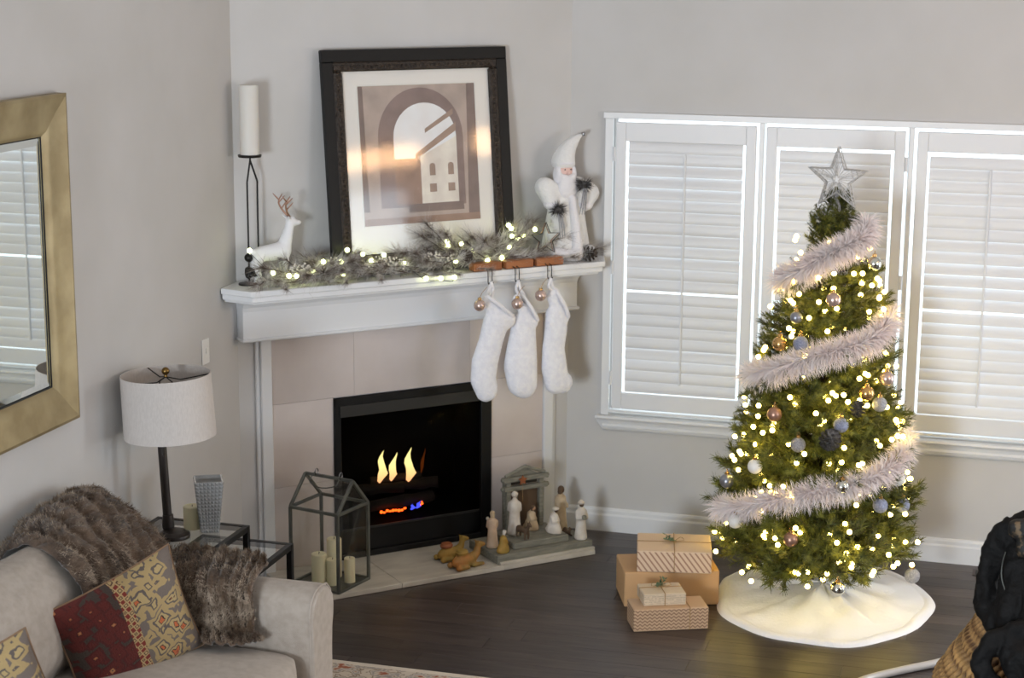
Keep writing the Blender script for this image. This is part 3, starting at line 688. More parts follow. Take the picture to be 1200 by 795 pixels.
def gbranch(a, d, z, yaw, pitch, sc):
    o_ = link('branch', fb[rg.randrange(5)], gar, (a - 3.9, -(d - .17), z - ZM), (rg.uniform(-.6, .6), -R(pitch), R(yaw))); o_.scale = (sc,) * 3
for k in range(52):
    a = 3.14 + k * .0245 + rg.uniform(-.02, .02); dirn = 180 if (k % 3) else 0
    if a < 3.3: dirn = 0 if k % 2 else 180
    gbranch(a + (.12 if dirn else -.05), rg.uniform(.12, .25), ZM + rg.uniform(.012, .04), dirn + rg.uniform(-26, 26), rg.uniform(-2, 16), rg.uniform(.65, 1.0))
for k in range(22):      # taller clump around the right edge of the picture
    gbranch(4.05 + rg.uniform(0, .3), rg.uniform(.13, .24), ZM + rg.uniform(.02, .06), rg.choice((150, 170, 200, 20, 0, 185)) + rg.uniform(-20, 20), rg.uniform(12, 42), rg.uniform(.6, .9))
for k in range(9):       # long sprays reaching the right end
    gbranch(4.38 + k * .028, rg.uniform(.17, .24), ZM + rg.uniform(.01, .03), rg.uniform(-22, 6), rg.uniform(-2, 8), rg.uniform(.55, .72))
for k in range(7): gbranch(3.15 + k * .16, .24, ZM + .02, -90 + rg.uniform(-40, 40), rg.uniform(-8, 0), .42)
for (a, d) in ((3.25, .22), (3.52, .2), (3.68, .21), (3.94, .2), (3.45, .16)):
    g = G()
    for k in range(42):
        t = rg.random(); g.ell((t * .16 - .08, rg.gauss(0, .012), rg.gauss(0, .010) + .02 + .01 * math.sin(t * 6)), rg.uniform(.004, .0065), 6)
    g.tube([(-.09, 0, .015), (0, 0, .025), (.09, 0, .015)], .002, 5, 1)
    stuff(g.obj('berry_sprig', ['berry_white', 'pine_twig'], gar, 180, (a - 3.9, -(d - .17) - .03, .06), (0, 0, R(rg.uniform(-25, 15)))))
# pinecones
def pinecone(name, par, loc, L_, r_, m_, rot, label=None):
    g_ = G(); q = random.Random(4); g_.ell((0, 0, L_ / 2), (r_ * .3, r_ * .3, L_ * .42), 8)
    rows = 7
    for j in range(rows):
        t = (j + .5) / rows; rr = r_ * math.sin(math.pi * (.12 + .8 * t)) ** .7; n = 6
        for i in range(n):
            a = 2 * math.pi * (i + .5 * (j % 2)) / n; d = Vector((math.cos(a), math.sin(a), 0)); s_ = Vector((-math.sin(a), math.cos(a), 0)); z = t * L_
            b0 = d * rr * .3 + Vector((0, 0, z)); tip = d * rr * 1.05 + Vector((0, 0, z + L_ * .09)); wd = r_ * .42
            g_.add([b0 - s_ * wd * .5, b0 + s_ * wd * .5, tip + s_ * wd * .6, tip + d * r_ * .08 + Vector((0, 0, .004)), tip - s_ * wd * .6, b0 + Vector((0, 0, -L_ * .05))], [(0, 1, 2, 3, 4), (0, 4, 5), (1, 5, 2), (2, 5, 3), (3, 5, 4)])
    o_ = g_.obj(name, m_, par, 0, loc, rot)
    if label: tag(o_, label, 'pinecone', 'pinecones')
    return o_
pinecone('pinecone', None, fp(4.745, .215, ZM + .03), .08, .036, 'pinecone', (R(80), 0, R(75)), 'brown pinecone lying at the feet of the white bearded doll')
pinecone('pinecone', None, fp(4.10, .2, ZM + .06), .065, .032, 'pinecone', (R(70), 0, R(20)), 'brown pinecone nestled in the garland by the picture corner')
# wire stars
def star_pts(ro, ri, n=5): return [((ro if k % 2 == 0 else ri) * math.sin(math.pi * k / n), (ro if k % 2 == 0 else ri) * math.cos(math.pi * k / n)) for k in range(2 * n)]
ws = thing('wire_star', 'small dark wire star ornament standing in the garland near the white doll', 'star', fp(4.53, .235, ZM + .125), FR)
G().tube([(x, 0, z) for x, z in star_pts(.085, .038)], .003, 6, 0, True).obj('outline', 'iron', ws, 60)
G().tube([(x, .012, z) for x, z in star_pts(.08, .035)], .003, 6, 0, True).obj('outline', 'copper', ws, 60)
# mantel light string
BUL = [(2.99, 1.64), (3.102, 1.528), (3.165, 1.507), (3.203, 1.504), (3.288, 1.514), (3.435, 1.494), (3.353, 1.561), (3.444, 1.554), (3.475, 1.608), (3.554, 1.582), (3.598, 1.547), (3.664, 1.57), (3.767, 1.525), (3.816, 1.455), (3.894, 1.449), (3.967, 1.448), (4.004, 1.591), (4.078, 1.594), (4.027, 1.51), (4.134, 1.556), (4.2, 1.501), (4.281, 1.508), (4.337, 1.668), (4.352, 1.651), (4.357, 1.612), (4.39, 1.597), (4.419, 1.612), (4.486, 1.637), (4.343, 1.558), (4.0, 1.612)]
ls = thing('mantel_lights', 'glowing fairy light string wound through the mantel garland', 'string lights', fp(3.9, .2, ZM), FR)
bm_ = G().ell((0, 0, 0), .0118, 10).mesh('bulb', 'bulb_mantel', 180)
bs_ = []
for a, z in BUL:
    dd = .315 if z < ZM + .005 else .2 + (.03 if z < 1.52 else 0); zz = z + (dd - .2) * .24
    if dd > .3: zz -= .02
    bs_.append(Vector((a - 3.9 + (dd - .2) * .12, -(dd - .2), zz - ZM)))
for p in bs_: link('bulb', bm_, ls, p)
srt = sorted(bs_, key=lambda v: v.x)
G().tube(spline([v + Vector((0, .006, -.008)) for v in srt], 160), .0014, 5).obj('wire', 'wire_green', ls, 60)
# stocking hangers, stockings and baubles
stk = [(4.18, [(4.112, 1.335, .036), (4.235, 1.237, .044), (4.17, 1.236, .072), (4.142, 1.144, .068), (4.109, 1.042, .074), (4.10, .959, .070), (4.119, .902, .062)], .385, (4.052, 1.334), (4.176, 1.44), 'leftmost'),
       (4.357, [(4.307, 1.325, .032), (4.388, 1.205, .036), (4.34, 1.20, .066), (4.332, 1.098, .082), (4.325, 1.0, .094), (4.335, .92, .086), (4.35, .895, .07)], .352, (4.275, 1.317), (4.326, 1.435), 'middle'),
       (4.528, [(4.52, 1.32, .036), (4.582, 1.20, .037), (4.541, 1.222, .060), (4.543, 1.145, .066), (4.529, 1.05, .064), (4.535, .962, .074), (4.55, .886, .07), (4.59, .872, .055)], .318, (4.425, 1.339), (4.508, 1.43), 'rightmost')]
for i, (ba, ch_, d0, (oa, oz), (la, lz), side) in enumerate(stk):
    h = thing('stocking_hanger', f'brown wooden stocking hanger block with hooks, {side} of the three', 'stocking hanger', fp(ba, .255, ZM), FR, 'stocking hangers on the mantel edge')
    G().box((0, 0, .021), (.152, .06, .038), ch=.004).obj('block', 'wood_block', h)
    for s_ in (-1, 1):
        x = la - ba + s_ * .011; G().tube([(x, -.03, .012), (x, -.052, .008), (x, -.056, -.02), (x, -.056 , -.052), (x, -.062, -.058), (x, -.068, -.05)], .0024, 6).obj('hook', 'iron', h, 60)
    s = thing('christmas_stocking', f'white plush Christmas stocking, {side} of the three hanging from the mantel', 'stocking', fp(ch_[0][0], d0, ch_[0][1]), FR, 'white stockings hanging from the mantel')
    a0, z0 = ch_[0][0], ch_[0][1]; g = G()
    fl_ = .5
    P = [(a - a0, z - z0, r_) for a, z, r_ in ch_]
    for (x0, zz0, r0), (x1, zz1, r1) in zip(P, P[1:]):
        for k in range(7):
            t = k / 6; g.ell((x0 + (x1 - x0) * t, 0, zz0 + (zz1 - zz0) * t), ((r0 + (r1 - r0) * t), (r0 + (r1 - r0) * t) * fl_, (r0 + (r1 - r0) * t)), 14)
    organic(g, 'sock', 'knit_white', s, .0085, 5)
    e0, e1 = Vector((P[0][0], 0, P[0][1])), Vector((P[1][0], 0, P[1][1])); md_ = (e0 + e1) / 2; ax = (e1 - e0); up_ = Vector((-ax.z, 0, ax.x)).normalized(); up_ = up_ if up_.z > 0 else -up_   # rim of the slanted opening
    rim = [md_ + up_ * .026 + ax * .56 * math.cos(t_) + Vector((0, 1, 0)) * .030 * math.sin(t_) for t_ in [2 * math.pi * k / 24 for k in range(24)]]
    g = G(); g.tube(rim, .0105, 8, 0, True); g.obj('cuff_edge', 'plush_white', s, 180)
    hook = Vector((la - a0, -(.322 - d0), lz - .02 - z0)); g = G()
    for s_ in (-1, 1): g.tube(spline([hook, hook + Vector((s_ * .012, 0, -.045)), Vector((s_ * .014 + .02, 0, .02)), Vector((s_ * .016 + .03, 0, -.03))], 10), .0075, 7)
    g.obj('loop', 'plush_white', s, 180)
    bo = thing('bauble', f'shiny rose gold ball ornament hanging beside the {side} stocking', 'ornament', fp(oa, d0 + .052, oz), FR, 'rose gold baubles beside the stockings')
    G().ell((0, 0, 0), .0285, 22).obj('ball', 'rosegold', bo, 180); G().lathe([(.009, 0), (.009, .01), (.0, .011)], 12, (0, 0, .027)).obj('cap', 'gold', bo, 40)
    G().tube([(0, 0, .036), (.02, .01, .06), (.05, .02, .08)], .0012, 5).obj('thread', 'twine', bo)

# ================================================================ ON THE HEARTH
ZH = .0255
# glass house lantern
lr = thing('glass_lantern', 'house shaped glass lantern with metal frame standing on the hearth', 'lantern', (-3.1515, 7.8565, ZH), R(-14))
LX, LY, LH, LT = .1365, .124, .385, .52
def bar(p, q_, r_=.007): 
    p, q_ = Vector(p), Vector(q_); d = q_ - p; Mx = d.to_track_quat('X', 'Z').to_matrix()
    G().box((p + q_) / 2, (d.length, r_ * 2, r_ * 2), Mx, ch=.0015).obj('frame_bar', 'lantern_metal', lr)
cs = [(-LX, -LY), (LX, -LY), (LX, LY), (-LX, LY)]
for i in range(4):
    x, y = cs[i]; x2, y2 = cs[(i + 1) % 4]
    bar((x, y, 0), (x, y, LH)); bar((x, y, .006), (x2, y2, .006)); bar((x, y, LH), (x2, y2, LH))
for sx in (-1, 1):
    for sy in (-1, 1): bar((sx * LX, sy * LY, LH), (sx * LX, 0, LT))
bar((-LX, 0, LT), (LX, 0, LT))
for sy in (-1, 1):
    G().box((0, sy * LY, LH / 2), (LX * 2 - .012, .002, LH - .01)).obj('glass_pane', 'lantern_glass', lr); G().box((sy * LX, 0, LH / 2), (.002, LY * 2 - .012, LH - .01)).obj('glass_pane', 'lantern_glass', lr)
    d = Vector((0, -sy * LY, LT - LH)); Mx = Matrix.Rotation(math.atan2(LT - LH, -sy * LY), 3, 'X'); G().box((0, sy * LY / 2, (LT + LH) / 2), (LX * 2 - .012, d.length - .01, .002), Mx).obj('glass_pane', 'lantern_glass', lr)
    g = G(); x = sy * LX; g.add([(x - .001, -LY, LH), (x - .001, LY, LH), (x - .001, 0, LT), (x + .001, -LY, LH), (x + .001, LY, LH), (x + .001, 0, LT)], [(0, 1, 2), (3, 5, 4), (0, 3, 4, 1), (1, 4, 5, 2), (2, 5, 3, 0)]); g.obj('glass_pane', 'lantern_glass', lr)
G().box((0, 0, .004), (LX * 2 - .01, LY * 2 - .01, .004)).obj('base_plate', 'lantern_metal', lr)
for x in (-.07, .07): G().tube([(x, .012 * math.cos(t_), LT + .016 + .016 * math.sin(t_)) for t_ in [k * math.pi / 6 for k in range(12)]], .0025, 6, 0, True).obj('ring', 'steel', lr, 60)
G().tube(spline([(-.07, -.012, LT + .02), (-.075, -.05, LT - .02), (0, -.07, LT - .035), (.075, -.05, LT - .02), (.07, -.012, LT + .02)], 16), .0028, 6).obj('handle', 'lantern_metal', lr, 60)
for (x, y, r_, h, lb) in ((-3.185, 7.80, .036, .15, 'short ivory pillar candle in the lantern, nearest its open front'), (-3.155, 7.92, .036, .19, 'tallest ivory pillar candle at the back of the lantern'), (-3.12, 7.81, .03, .125, 'small ivory candle behind the front post of the lantern'), (-3.055, 7.865, .026, .12, 'thin ivory candle by the lantern side facing the fire')):
    c_ = tag(G().lathe([(0, 0), (r_, 0), (r_ * 1.01, h * .98), (r_ * .93, h), (r_ * .5, h * .985), (0, h * .98)], 24).obj('pillar_candle', 'candle_ivory', None, 40, (x, y, ZH + .007)), lb, 'candle', 'candles in the lantern')
    G().tube([(0, 0, h * .97), (.002, 0, h + .008)], .0016, 5).obj('wick', 'iron', c_)

# nativity set
nb = thing('wooden_platform', 'sage green two step wooden platform on the hearth', 'platform', fp(4.425, .30, ZH), FR)
def bx_(name, a0, a1, d0, d1, z0, z1, m_, ch=.003): 
    g_ = G(); fbox(g_, a0, a1, d0, d1, z0, z1, (4.425, .30, ZH), ch); return g_.obj(name, m_, nb)
bx_('lower_step', 4.15, 4.695, .145, .45, ZH, .07, 'sage_paint'); bx_('upper_step', 4.27, 4.585, .16, .40, .0702, .103, 'sage_paint')
bx_('edge_strip', 4.16, 4.70, .45, .465, ZH, .04, 'hearth_stone', .002)
stb = thing('nativity_stable', 'small grey green wooden stable doorway at the back of the nativity', 'stable', fp(4.445, .185, .1035), FR); stb.scale = (.72, .9, .87)
def sb(name, x0, x1, z0, z1, y=0, t=.03, m_='sage_paint'): return G().box(((x0 + x1) / 2, y, (z0 + z1) / 2), (x1 - x0, t, z1 - z0), ch=.003).obj(name, m_, stb)
sb('post', -.15, -.115, 0, .30, .0); sb('post', .115, .15, 0, .30); sb('post', -.16, -.135, 0, .30, .018, .02); sb('post', -.085, -.06, .0, .24, -.005, .02)
sb('beam', -.175, .175, .235, .262, -.01, .034); sb('beam', -.18, .18, .29, .318, -.01, .036)
for sx in (-1, 1):
    for zz in (.249, .304): G().ell((sx * .182, -.01, zz), (.012, .014, .014), 10).obj('beam_knob', 'sage_paint', stb, 180)
g = G()
for sx in (-1, 1): g.tube([(sx * .16, -.01, .322), (0, -.01, .372)], .012, 6)
g.obj('pediment', 'sage_paint', stb)
g = G(); g.prism([(-.11, .318), (.11, .318), (0, .362)], -.002, .010); g.obj('gable', 'sage_paint', stb)
sb('back_panel', -.12, .12, 0, .24, .014, .006, 'resin_brown'); sb('shelf', -.11, .11, .262, .29, .008, .006, 'black_hood')
so = thing('star_ornament', 'small rusty star hanging from the stable beam', 'star', fp(4.415, .215, .1035 + .262), FR)
g = G(); g.prism([(x, z) for x, z in star_pts(.026, .013)], -.012, -.005); g.obj('star', 'rust', so); G().tube([(0, -.008, -.02), (0, -.008, -.11)], .001, 5).obj('string', 'twine', so)
def figure(name, label, a, d, z, h, robe, head, hair, pose, face=-60, arms=True):
    """little carved resin figure: one fused robed body, head, hair / head wrap"""
    t = thing(name, label, 'figurine', fp(a, d, z), FR + R(face + 90), 'nativity figurines')
    g_ = G(); u = h / .22
    if pose == 'stand':
        g_.lathe([(0, 0), (.034, 0), (.036, .01), (.030, .06), (.026, .11), (.029, .145), (.026, .165), (.012, .178), (.009, .19), (0, .19)], 18); sh_z = .155; hz = .198; hx = .006
    elif pose == 'kneel':
        g_.lathe([(0, 0), (.048, 0), (.05, .012), (.044, .04), (.03, .075), (.028, .105), (.025, .12), (.011, .13), (.009, .14), (0, .14)], 18, (0, 0, 0), None, 0, True, 1.15, .85); sh_z = .11; hz = .152; hx = .016
        g_.ell((-.03, 0, .018), (.035, .032, .018), 12)
    for s_ in (-1, 1):
        if arms: g_.cap((0, s_ * .024, sh_z), (.016, s_ * .028, sh_z - .035), .011, .009, 10); g_.cap((.016, s_ * .028, sh_z - .035), (.034, s_ * .008, sh_z - .03), .009, .007, 10)
    for v in g_.v: v *= u
    organic(g_, 'robe', robe, t, .0042, 4)
    G().ell((hx * u, 0, hz * u), (.0145 * u, .0135 * u, .0175 * u), 14).obj('head', head, t, 180)
    g_ = G(); g_.ell(((hx - .004) * u, 0, (hz + .005) * u), (.0165 * u, .0165 * u, .0165 * u), 14)
    if hair == 'wrap': g_.lathe([(.0165, 0), (.019, .004), (.0165, .009)], 14, (hx * u - .002, 0, (hz + .003) * u)); m_ = 'resin_cream'
    else: g_.ell(((hx - .010) * u, 0, (hz - .008) * u), (.011 * u, .0145 * u, .018 * u), 10); m_ = hair
    organic(g_, 'head_wrap' if hair == 'wrap' else 'hair', m_, t, .003, 2)
    G().ell(((hx + .0145) * u, 0, (hz - .001) * u), (.003 * u, .003 * u, .004 * u), 6).obj('nose', head, t, 180)
    return t, u, sh_z
ZL, ZU = .0706, .1036
figure('figurine', 'tall cream robed figurine with white head wrap before the stable', 4.345, .265, ZU, .225, 'resin_cream', 'resin_skin', 'wrap', 'stand', -30)
figure('figurine', 'kneeling tan dressed figurine with dark hair in the stable doorway', 4.46, .235, ZU, .165, 'resin_tan', 'resin_skin', 'resin_brown', 'kneel', -150)
figure('figurine', 'kneeling white robed figurine with white cap bowing on the upper step', 4.535, .335, ZU, .175, 'resin_cream', 'resin_brown', 'wrap', 'kneel', 200)
figure('figurine', 'standing tan figurine with dark hair at the right end of the platform', 4.64, .22, ZL, .235, 'resin_tan', 'resin_brown', 'resin_brown', 'stand', -80)
t_, u_, s_ = figure('figurine', 'standing cream robed figurine with white turban nearest the floor edge', 4.655, .40, ZL, .205, 'resin_cream', 'resin_brown', 'wrap', 'stand', 170)
G().box((.045, 0, .125), (.02, .02, .022), ch=.003).obj('gift_box', 'sage_paint', t_)
t_, u_, s_ = figure('figurine', 'standing peach dressed figurine holding a white lamb', 4.195, .31, ZL, .19, 'resin_peach', 'resin_skin', 'resin_tan', 'stand', -20)
g = G(); g.ell((.04, 0, .118), (.013, .022, .015), 10); g.ell((.045, .018, .135), (.01, .01, .011), 8); organic(g, 'lamb', 'resin_cream', t_, .0035, 3)
figure('figurine', 'small kneeling ochre dressed child figurine with pale hair', 4.205, .405, ZL, .145, 'resin_ochre', 'resin_skin', 'resin_cream', 'kneel', -70)
def animal(name, label, loc, rotz, m_, u, pose='stand', cat='animal figurine'):
    t = thing(name, label, cat, loc, rotz, 'nativity animals'); g_ = G()
    if pose == 'stand':
        g_.cap((-.03, 0, .05), (.03, 0, .052), .018, .018); g_.cap((.035, 0, .055), (.05, 0, .085), .012, .009); g_.cap((.052, 0, .09), (.07, 0, .084), .011, .007)
        for x in (-.034, .034):
            for s in (-1, 1): g_.cap((x, s * .011, .042), (x, s * .012, .006), .008, .006, 8)
        for s in (-1, 1): g_.cap((.05, s * .006, .098), (.046, s * .012, .108), .004, .003, 6)
        g_.cap((-.046, 0, .055), (-.056, 0, .04), .004, .003, 6)
    elif pose == 'lie':
        g_.ell((0, 0, .03), (.062, .032, .034), 14); g_.ell((-.012, 0, .062), (.026, .02, .02), 12)
        g_.cap((.045, 0, .036), (.07, 0, .05), .024, .017); g_.cap((.07, 0, .05), (.08, 0, .082), .017, .013); g_.cap((.08, 0, .09), (.108, 0, .084), .015, .010)
        for s in (-1, 1): g_.cap((.035, s * .026, .012), (.085, s * .026, .01), .011, .008, 8); g_.cap((-.05, s * .03, .014), (.0, s * .034, .011), .014, .009, 8); g_.cap((.074, s * .009, .1), (.07, s * .014, .108), .004, .003, 6)
    for v in g_.v: v *= u
    organic(g_, 'body', m_, t, .004, 4); return t
c1 = animal('camel_figurine', 'orange camel figurine lying on the hearth before the nativity', fp(3.985, .405, ZH), FR + R(12), 'resin_camel', 1.15, 'lie')
G().lathe([(.03, 0), (.034, .01), (.026, .022), (0, .026)], 14, (-.012, 0, .072), None, 0, True, 1, .9).obj('saddle', 'resin_ochre', c1, 40)
G().tube(spline([(.12, .01, .11), (.135, .03, .06), (.13, .05, .02), (.09, .06, .004)], 12), .0012, 5).obj('lead_rope', 'resin_brown', c1)
c2 = animal('camel_figurine', 'olive brown camel figurine lying behind the orange camel', fp(3.975, .26, ZH), FR + R(8), 'resin_ochre', 1.05, 'lie')
G().lathe([(.03, 0), (.034, .01), (.026, .022), (0, .026)], 14, (-.012, 0, .066), None, 0, True, 1, .9).obj('saddle', 'rust', c2, 40)
animal('donkey_figurine', 'small dark brown donkey figurine on the upper step', fp(4.345, .35, ZU), FR + R(-80), 'resin_brown', .95)
animal('sheep_figurine', 'small brown sheep figurine lying between the right hand figurines', fp(4.62, .31, ZL), FR + R(-90), 'resin_brown', .5, 'lie')

# ================================================================ GIFTS
def gift(name, label, c, ang, w_, d_, z, h, m_, xb=None, yb=None, seed=1, sprig=True):
    t = thing(name, label, 'gift', (c[0], c[1], z), ang, 'wrapped gifts beside the tree')
    G().box((0, 0, h / 2), (w_, d_, h), ch=.004).obj('box', m_, t)
    def loop(axis, off):
        e = .0015; a, b = (w_ / 2 + e, d_ / 2 + e)
        if axis == 'x': pts = [(-a, off, -.0 + .002), (a, off, .002), (a, off, h + e), (-a, off, h + e)]
        else: pts = [(off, -b, .002), (off, b, .002), (off, b, h + e), (off, -b, h + e)]
        G().tube(pts, .0022, 6, 0, True).obj('twine', 'twine', t)
    if xb is not None: loop('x', xb)
    if yb is not None: loop('y', yb)
    if sprig:
        q = random.Random(seed); g_ = G(); cx, cy = yb or 0, xb or 0
        for k in range(3):
            an = q.uniform(0, 6.28); dr_ = Vector((math.cos(an), math.sin(an) * .6, .25)) * .07; st = [Vector((cx, cy, h + .006)) + dr_ * t_ for t_ in (0, .5, 1)]; g_.tube(st, .0016, 5)
            for j in range(9):
                p = st[0].lerp(st[2], j / 8); dd = Vector((q.gauss(0, 1), q.gauss(0, 1), abs(q.gauss(0, .5)))).normalized() * q.uniform(.015, .026); u = dd.cross(Vector((0, 0, 1))).normalized() * .006
                g_.add([p, p + dd * .5 + u, p + dd, p + dd * .5 - u], [(0, 1, 2, 3)])
        g_.obj('sprig', 'sprig', t)
        g_ = G()
        for s in (-1, 1): g_.tube(spline([(cx, cy, h + .004), (cx + s * .03, cy + .014, h + .02), (cx + s * .045, cy - .008, h + .012), (cx, cy, h + .005)], 10), .0016, 5)
        g_.obj('bow', 'twine', t)
    return t
gift('gift_box', 'large plain kraft paper gift box at the bottom of the pile', (-1.585, 8.20), R(21), .445, .27, .001, .168, 'kraft', sprig=False)
gift('gift_box', 'gift with diagonal stripes and green sprig on top of the pile', (-1.553, 8.19), R(12), .345, .275, .1695, .102, 'wrap_stripe', .01, .0, 5)
gift('gift_box', 'long gift in chevron paper at the front of the pile', (-1.507, 7.83), R(24), .342, .155, .001, .104, 'wrap_chevron', None, .085, 2, False)
gift('gift_box', 'small newsprint gift with green sprig on the chevron box', (-1.542, 7.855), R(24), .195, .15, .1055, .056, 'wrap_news', .015, .0, 8)

# ================================================================ CHRISTMAS TREE
TB, TT = Vector((-.945, 8.40, 0)), Vector((-.885, 8.45, 1.95))
PROF = [(.1, .40), (.18, .44), (.3, .455), (.85, .365), (1.44, .24), (1.75, .155), (1.9, .08), (1.97, .03)]
def trad(z):
    for (z0, r0), (z1, r1) in zip(PROF, PROF[1:]):
        if z <= z1: return r0 + (r1 - r0) * max(0, (z - z0)) / (z1 - z0)
    return .02
def tax(z): return TB + (TT - TB) * (z / 1.95)
def tpt(phi, z, k=1.0):
    """phi: 0 faces the camera, positive to the right"""
    c = tax(z); r_ = trad(z) * k; a = R(phi) + R(6.0); return Vector((c.x + r_ * math.sin(a), c.y - r_ * math.cos(a), z))
tree = thing('christmas_tree', 'green artificial Christmas tree with full branches in front of the shutters', 'christmas tree', TB, 0)
G().tube([Vector((0, 0, .03)), TT - TB + Vector((0, 0, -.06))], [.024, .008], 10).obj('trunk', 'bark', tree, 60)
def tree_branch(seed):
    q = random.Random(seed); g_ = G()
    def needles(pts, n, ln):
        m = len(pts) - 1
        for k in range(n):
            t = (k + q.random()) / n * m; i = min(int(t), m - 1); p = pts[i].lerp(pts[i + 1], t - i); ax = (pts[i + 1] - pts[i]).normalized()
            o1 = ax.orthogonal().normalized(); o2 = ax.cross(o1); an = q.uniform(0, 6.283); d = (ax * q.uniform(.5, 1.0) + (o1 * math.cos(an) + o2 * math.sin(an))).normalized() * ln * q.uniform(.7, 1.2)
            u = d.cross(ax).normalized() * .0052
            g_.add([p - u, p + u, p + d + u * .3, p + d - u * .3], [(0, 1, 2, 3)], 0)
    st = spline([(0, 0, 0), (.35, 0, .02), (.7, 0, .01), (1.0, 0, .05)], 9)
    g_.tube(st, [.012 - .001 * k for k in range(9)], 5, 1); needles(st[3:], 150, .085)
    for j in range(13):
        t = .22 + .058 * j; p = st[min(int(t * 8), 7)].lerp(st[min(int(t * 8) + 1, 8)], t * 8 % 1); s_ = -1 if j % 2 else 1; ln = (1.05 - t) * .5 + .16
        d = Vector((.72, s_ * q.uniform(.4, .85), q.uniform(-.3, .55))).normalized() * ln; tw = [p, p + d * .5, p + d + Vector((.03, 0, .04))]
        g_.tube(tw, [.006, .005, .003], 4, 1); needles(tw, 95, .085)
    return g_.mesh('branch', ['needle_green', 'pine_twig'])
tbm = [tree_branch(s_) for s_ in range(40, 47)]
rt = random.Random(21); NB = 285
for k in range(NB):
    f = (k + .5) / NB; z = .16 + 1.74 * (.45 * f + .55 * (1 - math.sqrt(1 - f * .985))); phi = k * 137.508 + rt.uniform(-12, 12); r_ = trad(z + .03) * rt.uniform(.84, 1.08)
    c = tax(z); a = R(phi) - math.pi / 2
    o_ = link('branch', tbm[k % 7], tree, (c.x - TB.x, c.y - TB.y, z - .02), (rt.uniform(-.5, .5), -R(rt.uniform(2, 22) + (28 if z > 1.6 else 0)), a))
    o_.scale = (max(r_, .13), max(r_, .24) * .95, max(r_, .24) * .95)
for k in range(7):
    c = tax(1.86); o_ = link('branch', tbm[k], tree, (c.x - TB.x, c.y - TB.y, 1.80), (rt.uniform(-.5, .5), -R(62 + 22 * (k % 2)), k * .9)); o_.scale = (.125, .15, .15)
# lights
tl = thing('tree_lights', 'string of warm white fairy lights glowing all over the tree', 'string lights', TB)
tbulb = G().ell((0, 0, 0), .0118, 8).mesh('bulb', 'bulb_warm', 180)
rt = random.Random(33); pts = []
NL = 290
for k in range(NL):
    f = (k * .6180339 + .31) % 1.0; z = .2 + 1.66 * (.42 * f + .58 * (1 - math.sqrt(1 - f * .985)))
    phi = rt.uniform(-105, 105) if k % 7 else rt.uniform(105, 255)
    p = tpt(phi, z + rt.uniform(-.02, .02), rt.uniform(.9, 1.1) if k % 4 else rt.uniform(.6, .85)); pts.append(p); link('bulb', tbulb, tl, p - TB)
g = G(); wire = []
for k in range(420):
    t_ = k / 419; wire.append(tpt(t_ * 360 * 14, .2 + 1.6 * t_, .62) - TB)
g.tube(wire, .0018, 4); g.obj('wire', 'wire_green', tl)
# topper
stt = thing('star_topper', 'silver glitter wire star on the tip of the tree', 'tree topper', (-.888, 8.415, 1.985), R(-16))
sp_ = star_pts(.145, .058); g = G(); g.tube([(x, -.012, z) for x, z in sp_], .0055, 6, 0, True); g.obj('front_outline', 'star_glitter', stt, 60)
g = G(); g.tube([(x, .012, z) for x, z in sp_], .004, 6, 0, True); g.obj('back_outline', 'star_glitter', stt, 60)
g = G(); q = random.Random(2)
ins = lambda t_, e: Vector((sp_[int(t_) % 10][0] * (1 - t_ % 1) + sp_[(int(t_) + 1) % 10][0] * (t_ % 1), e, sp_[int(t_) % 10][1] * (1 - t_ % 1) + sp_[(int(t_) + 1) % 10][1] * (t_ % 1)))
for k in range(10):
    for m_ in (.25, .5, .75, 1.0):
        p = ins(k + m_, -.012); g.tube([p, Vector((0, -.024, 0)).lerp(p, .15)], .0018, 4); p2 = ins(k + m_, .012); g.tube([p, p2], .0014, 4)
for k in range(5):
    for m_ in (.3, .55, .8):
        i = 2 * k; a = ins(i - 1 + m_ + 10, -.013); b = ins(i + 1 - m_ + 10, -.013); g.tube([a, b], .002, 4)
g.obj('wire_mesh', 'star_glitter', stt)
G().lathe([(.02, -.17), (.016, -.1), (.012, -.06), (.004, -.05)], 10).obj('socket', 'glitter_silver', stt, 40)
# feather boa garland: winds down the tree in one helix
bo = thing('feather_garland', 'fluffy pale pink feather boa wound around the tree', 'garland', TB)
path = []
SEG = [(70, 1.80, -72, 1.53), (-72, 1.53, -290, 1.36), (70, 1.36, -75, 1.09), (-75, 1.09, -290, .78), (70, .78, -75, .46)]
for (p0, z0, p1, z1) in SEG:
    n = 34
    for k in range(n):
        t_ = k / n; path.append(tpt(p0 + (p1 - p0) * t_, z0 + (z1 - z0) * t_ - .012 * math.sin(t_ * 9), 1.08) - TB)
G().tube(path, .009, 6).obj('core', 'feather', bo, 60)
g = G(); q = random.Random(8)
for k in range(len(path) - 1):
    ax = (path[k + 1] - path[k]).normalized(); o1 = ax.orthogonal().normalized(); o2 = ax.cross(o1)
    vis = 300 if (k // 34) % 2 == 0 else 50
    for j in range(vis):
        p = path[k].lerp(path[k + 1], q.random()); an = q.uniform(0, 6.283); d = (ax * q.uniform(-.5, .7) + o1 * math.cos(an) + o2 * math.sin(an)).normalized(); ln = .088 * q.random() ** .8 + .012
        u = d.cross(Vector((q.gauss(0, 1), q.gauss(0, 1), q.gauss(0, 1)))).normalized() * q.uniform(.001, .003); bend = Vector((0, 0, -.012)) + u * q.uniform(-1, 1)
        m1 = p + d * ln * .5 + bend * .2; g.add([p, m1 + u, p + d * ln + bend, m1 - u], [(0, 1, 2, 3)])
stuff(g.obj('feathers', 'feather', bo))
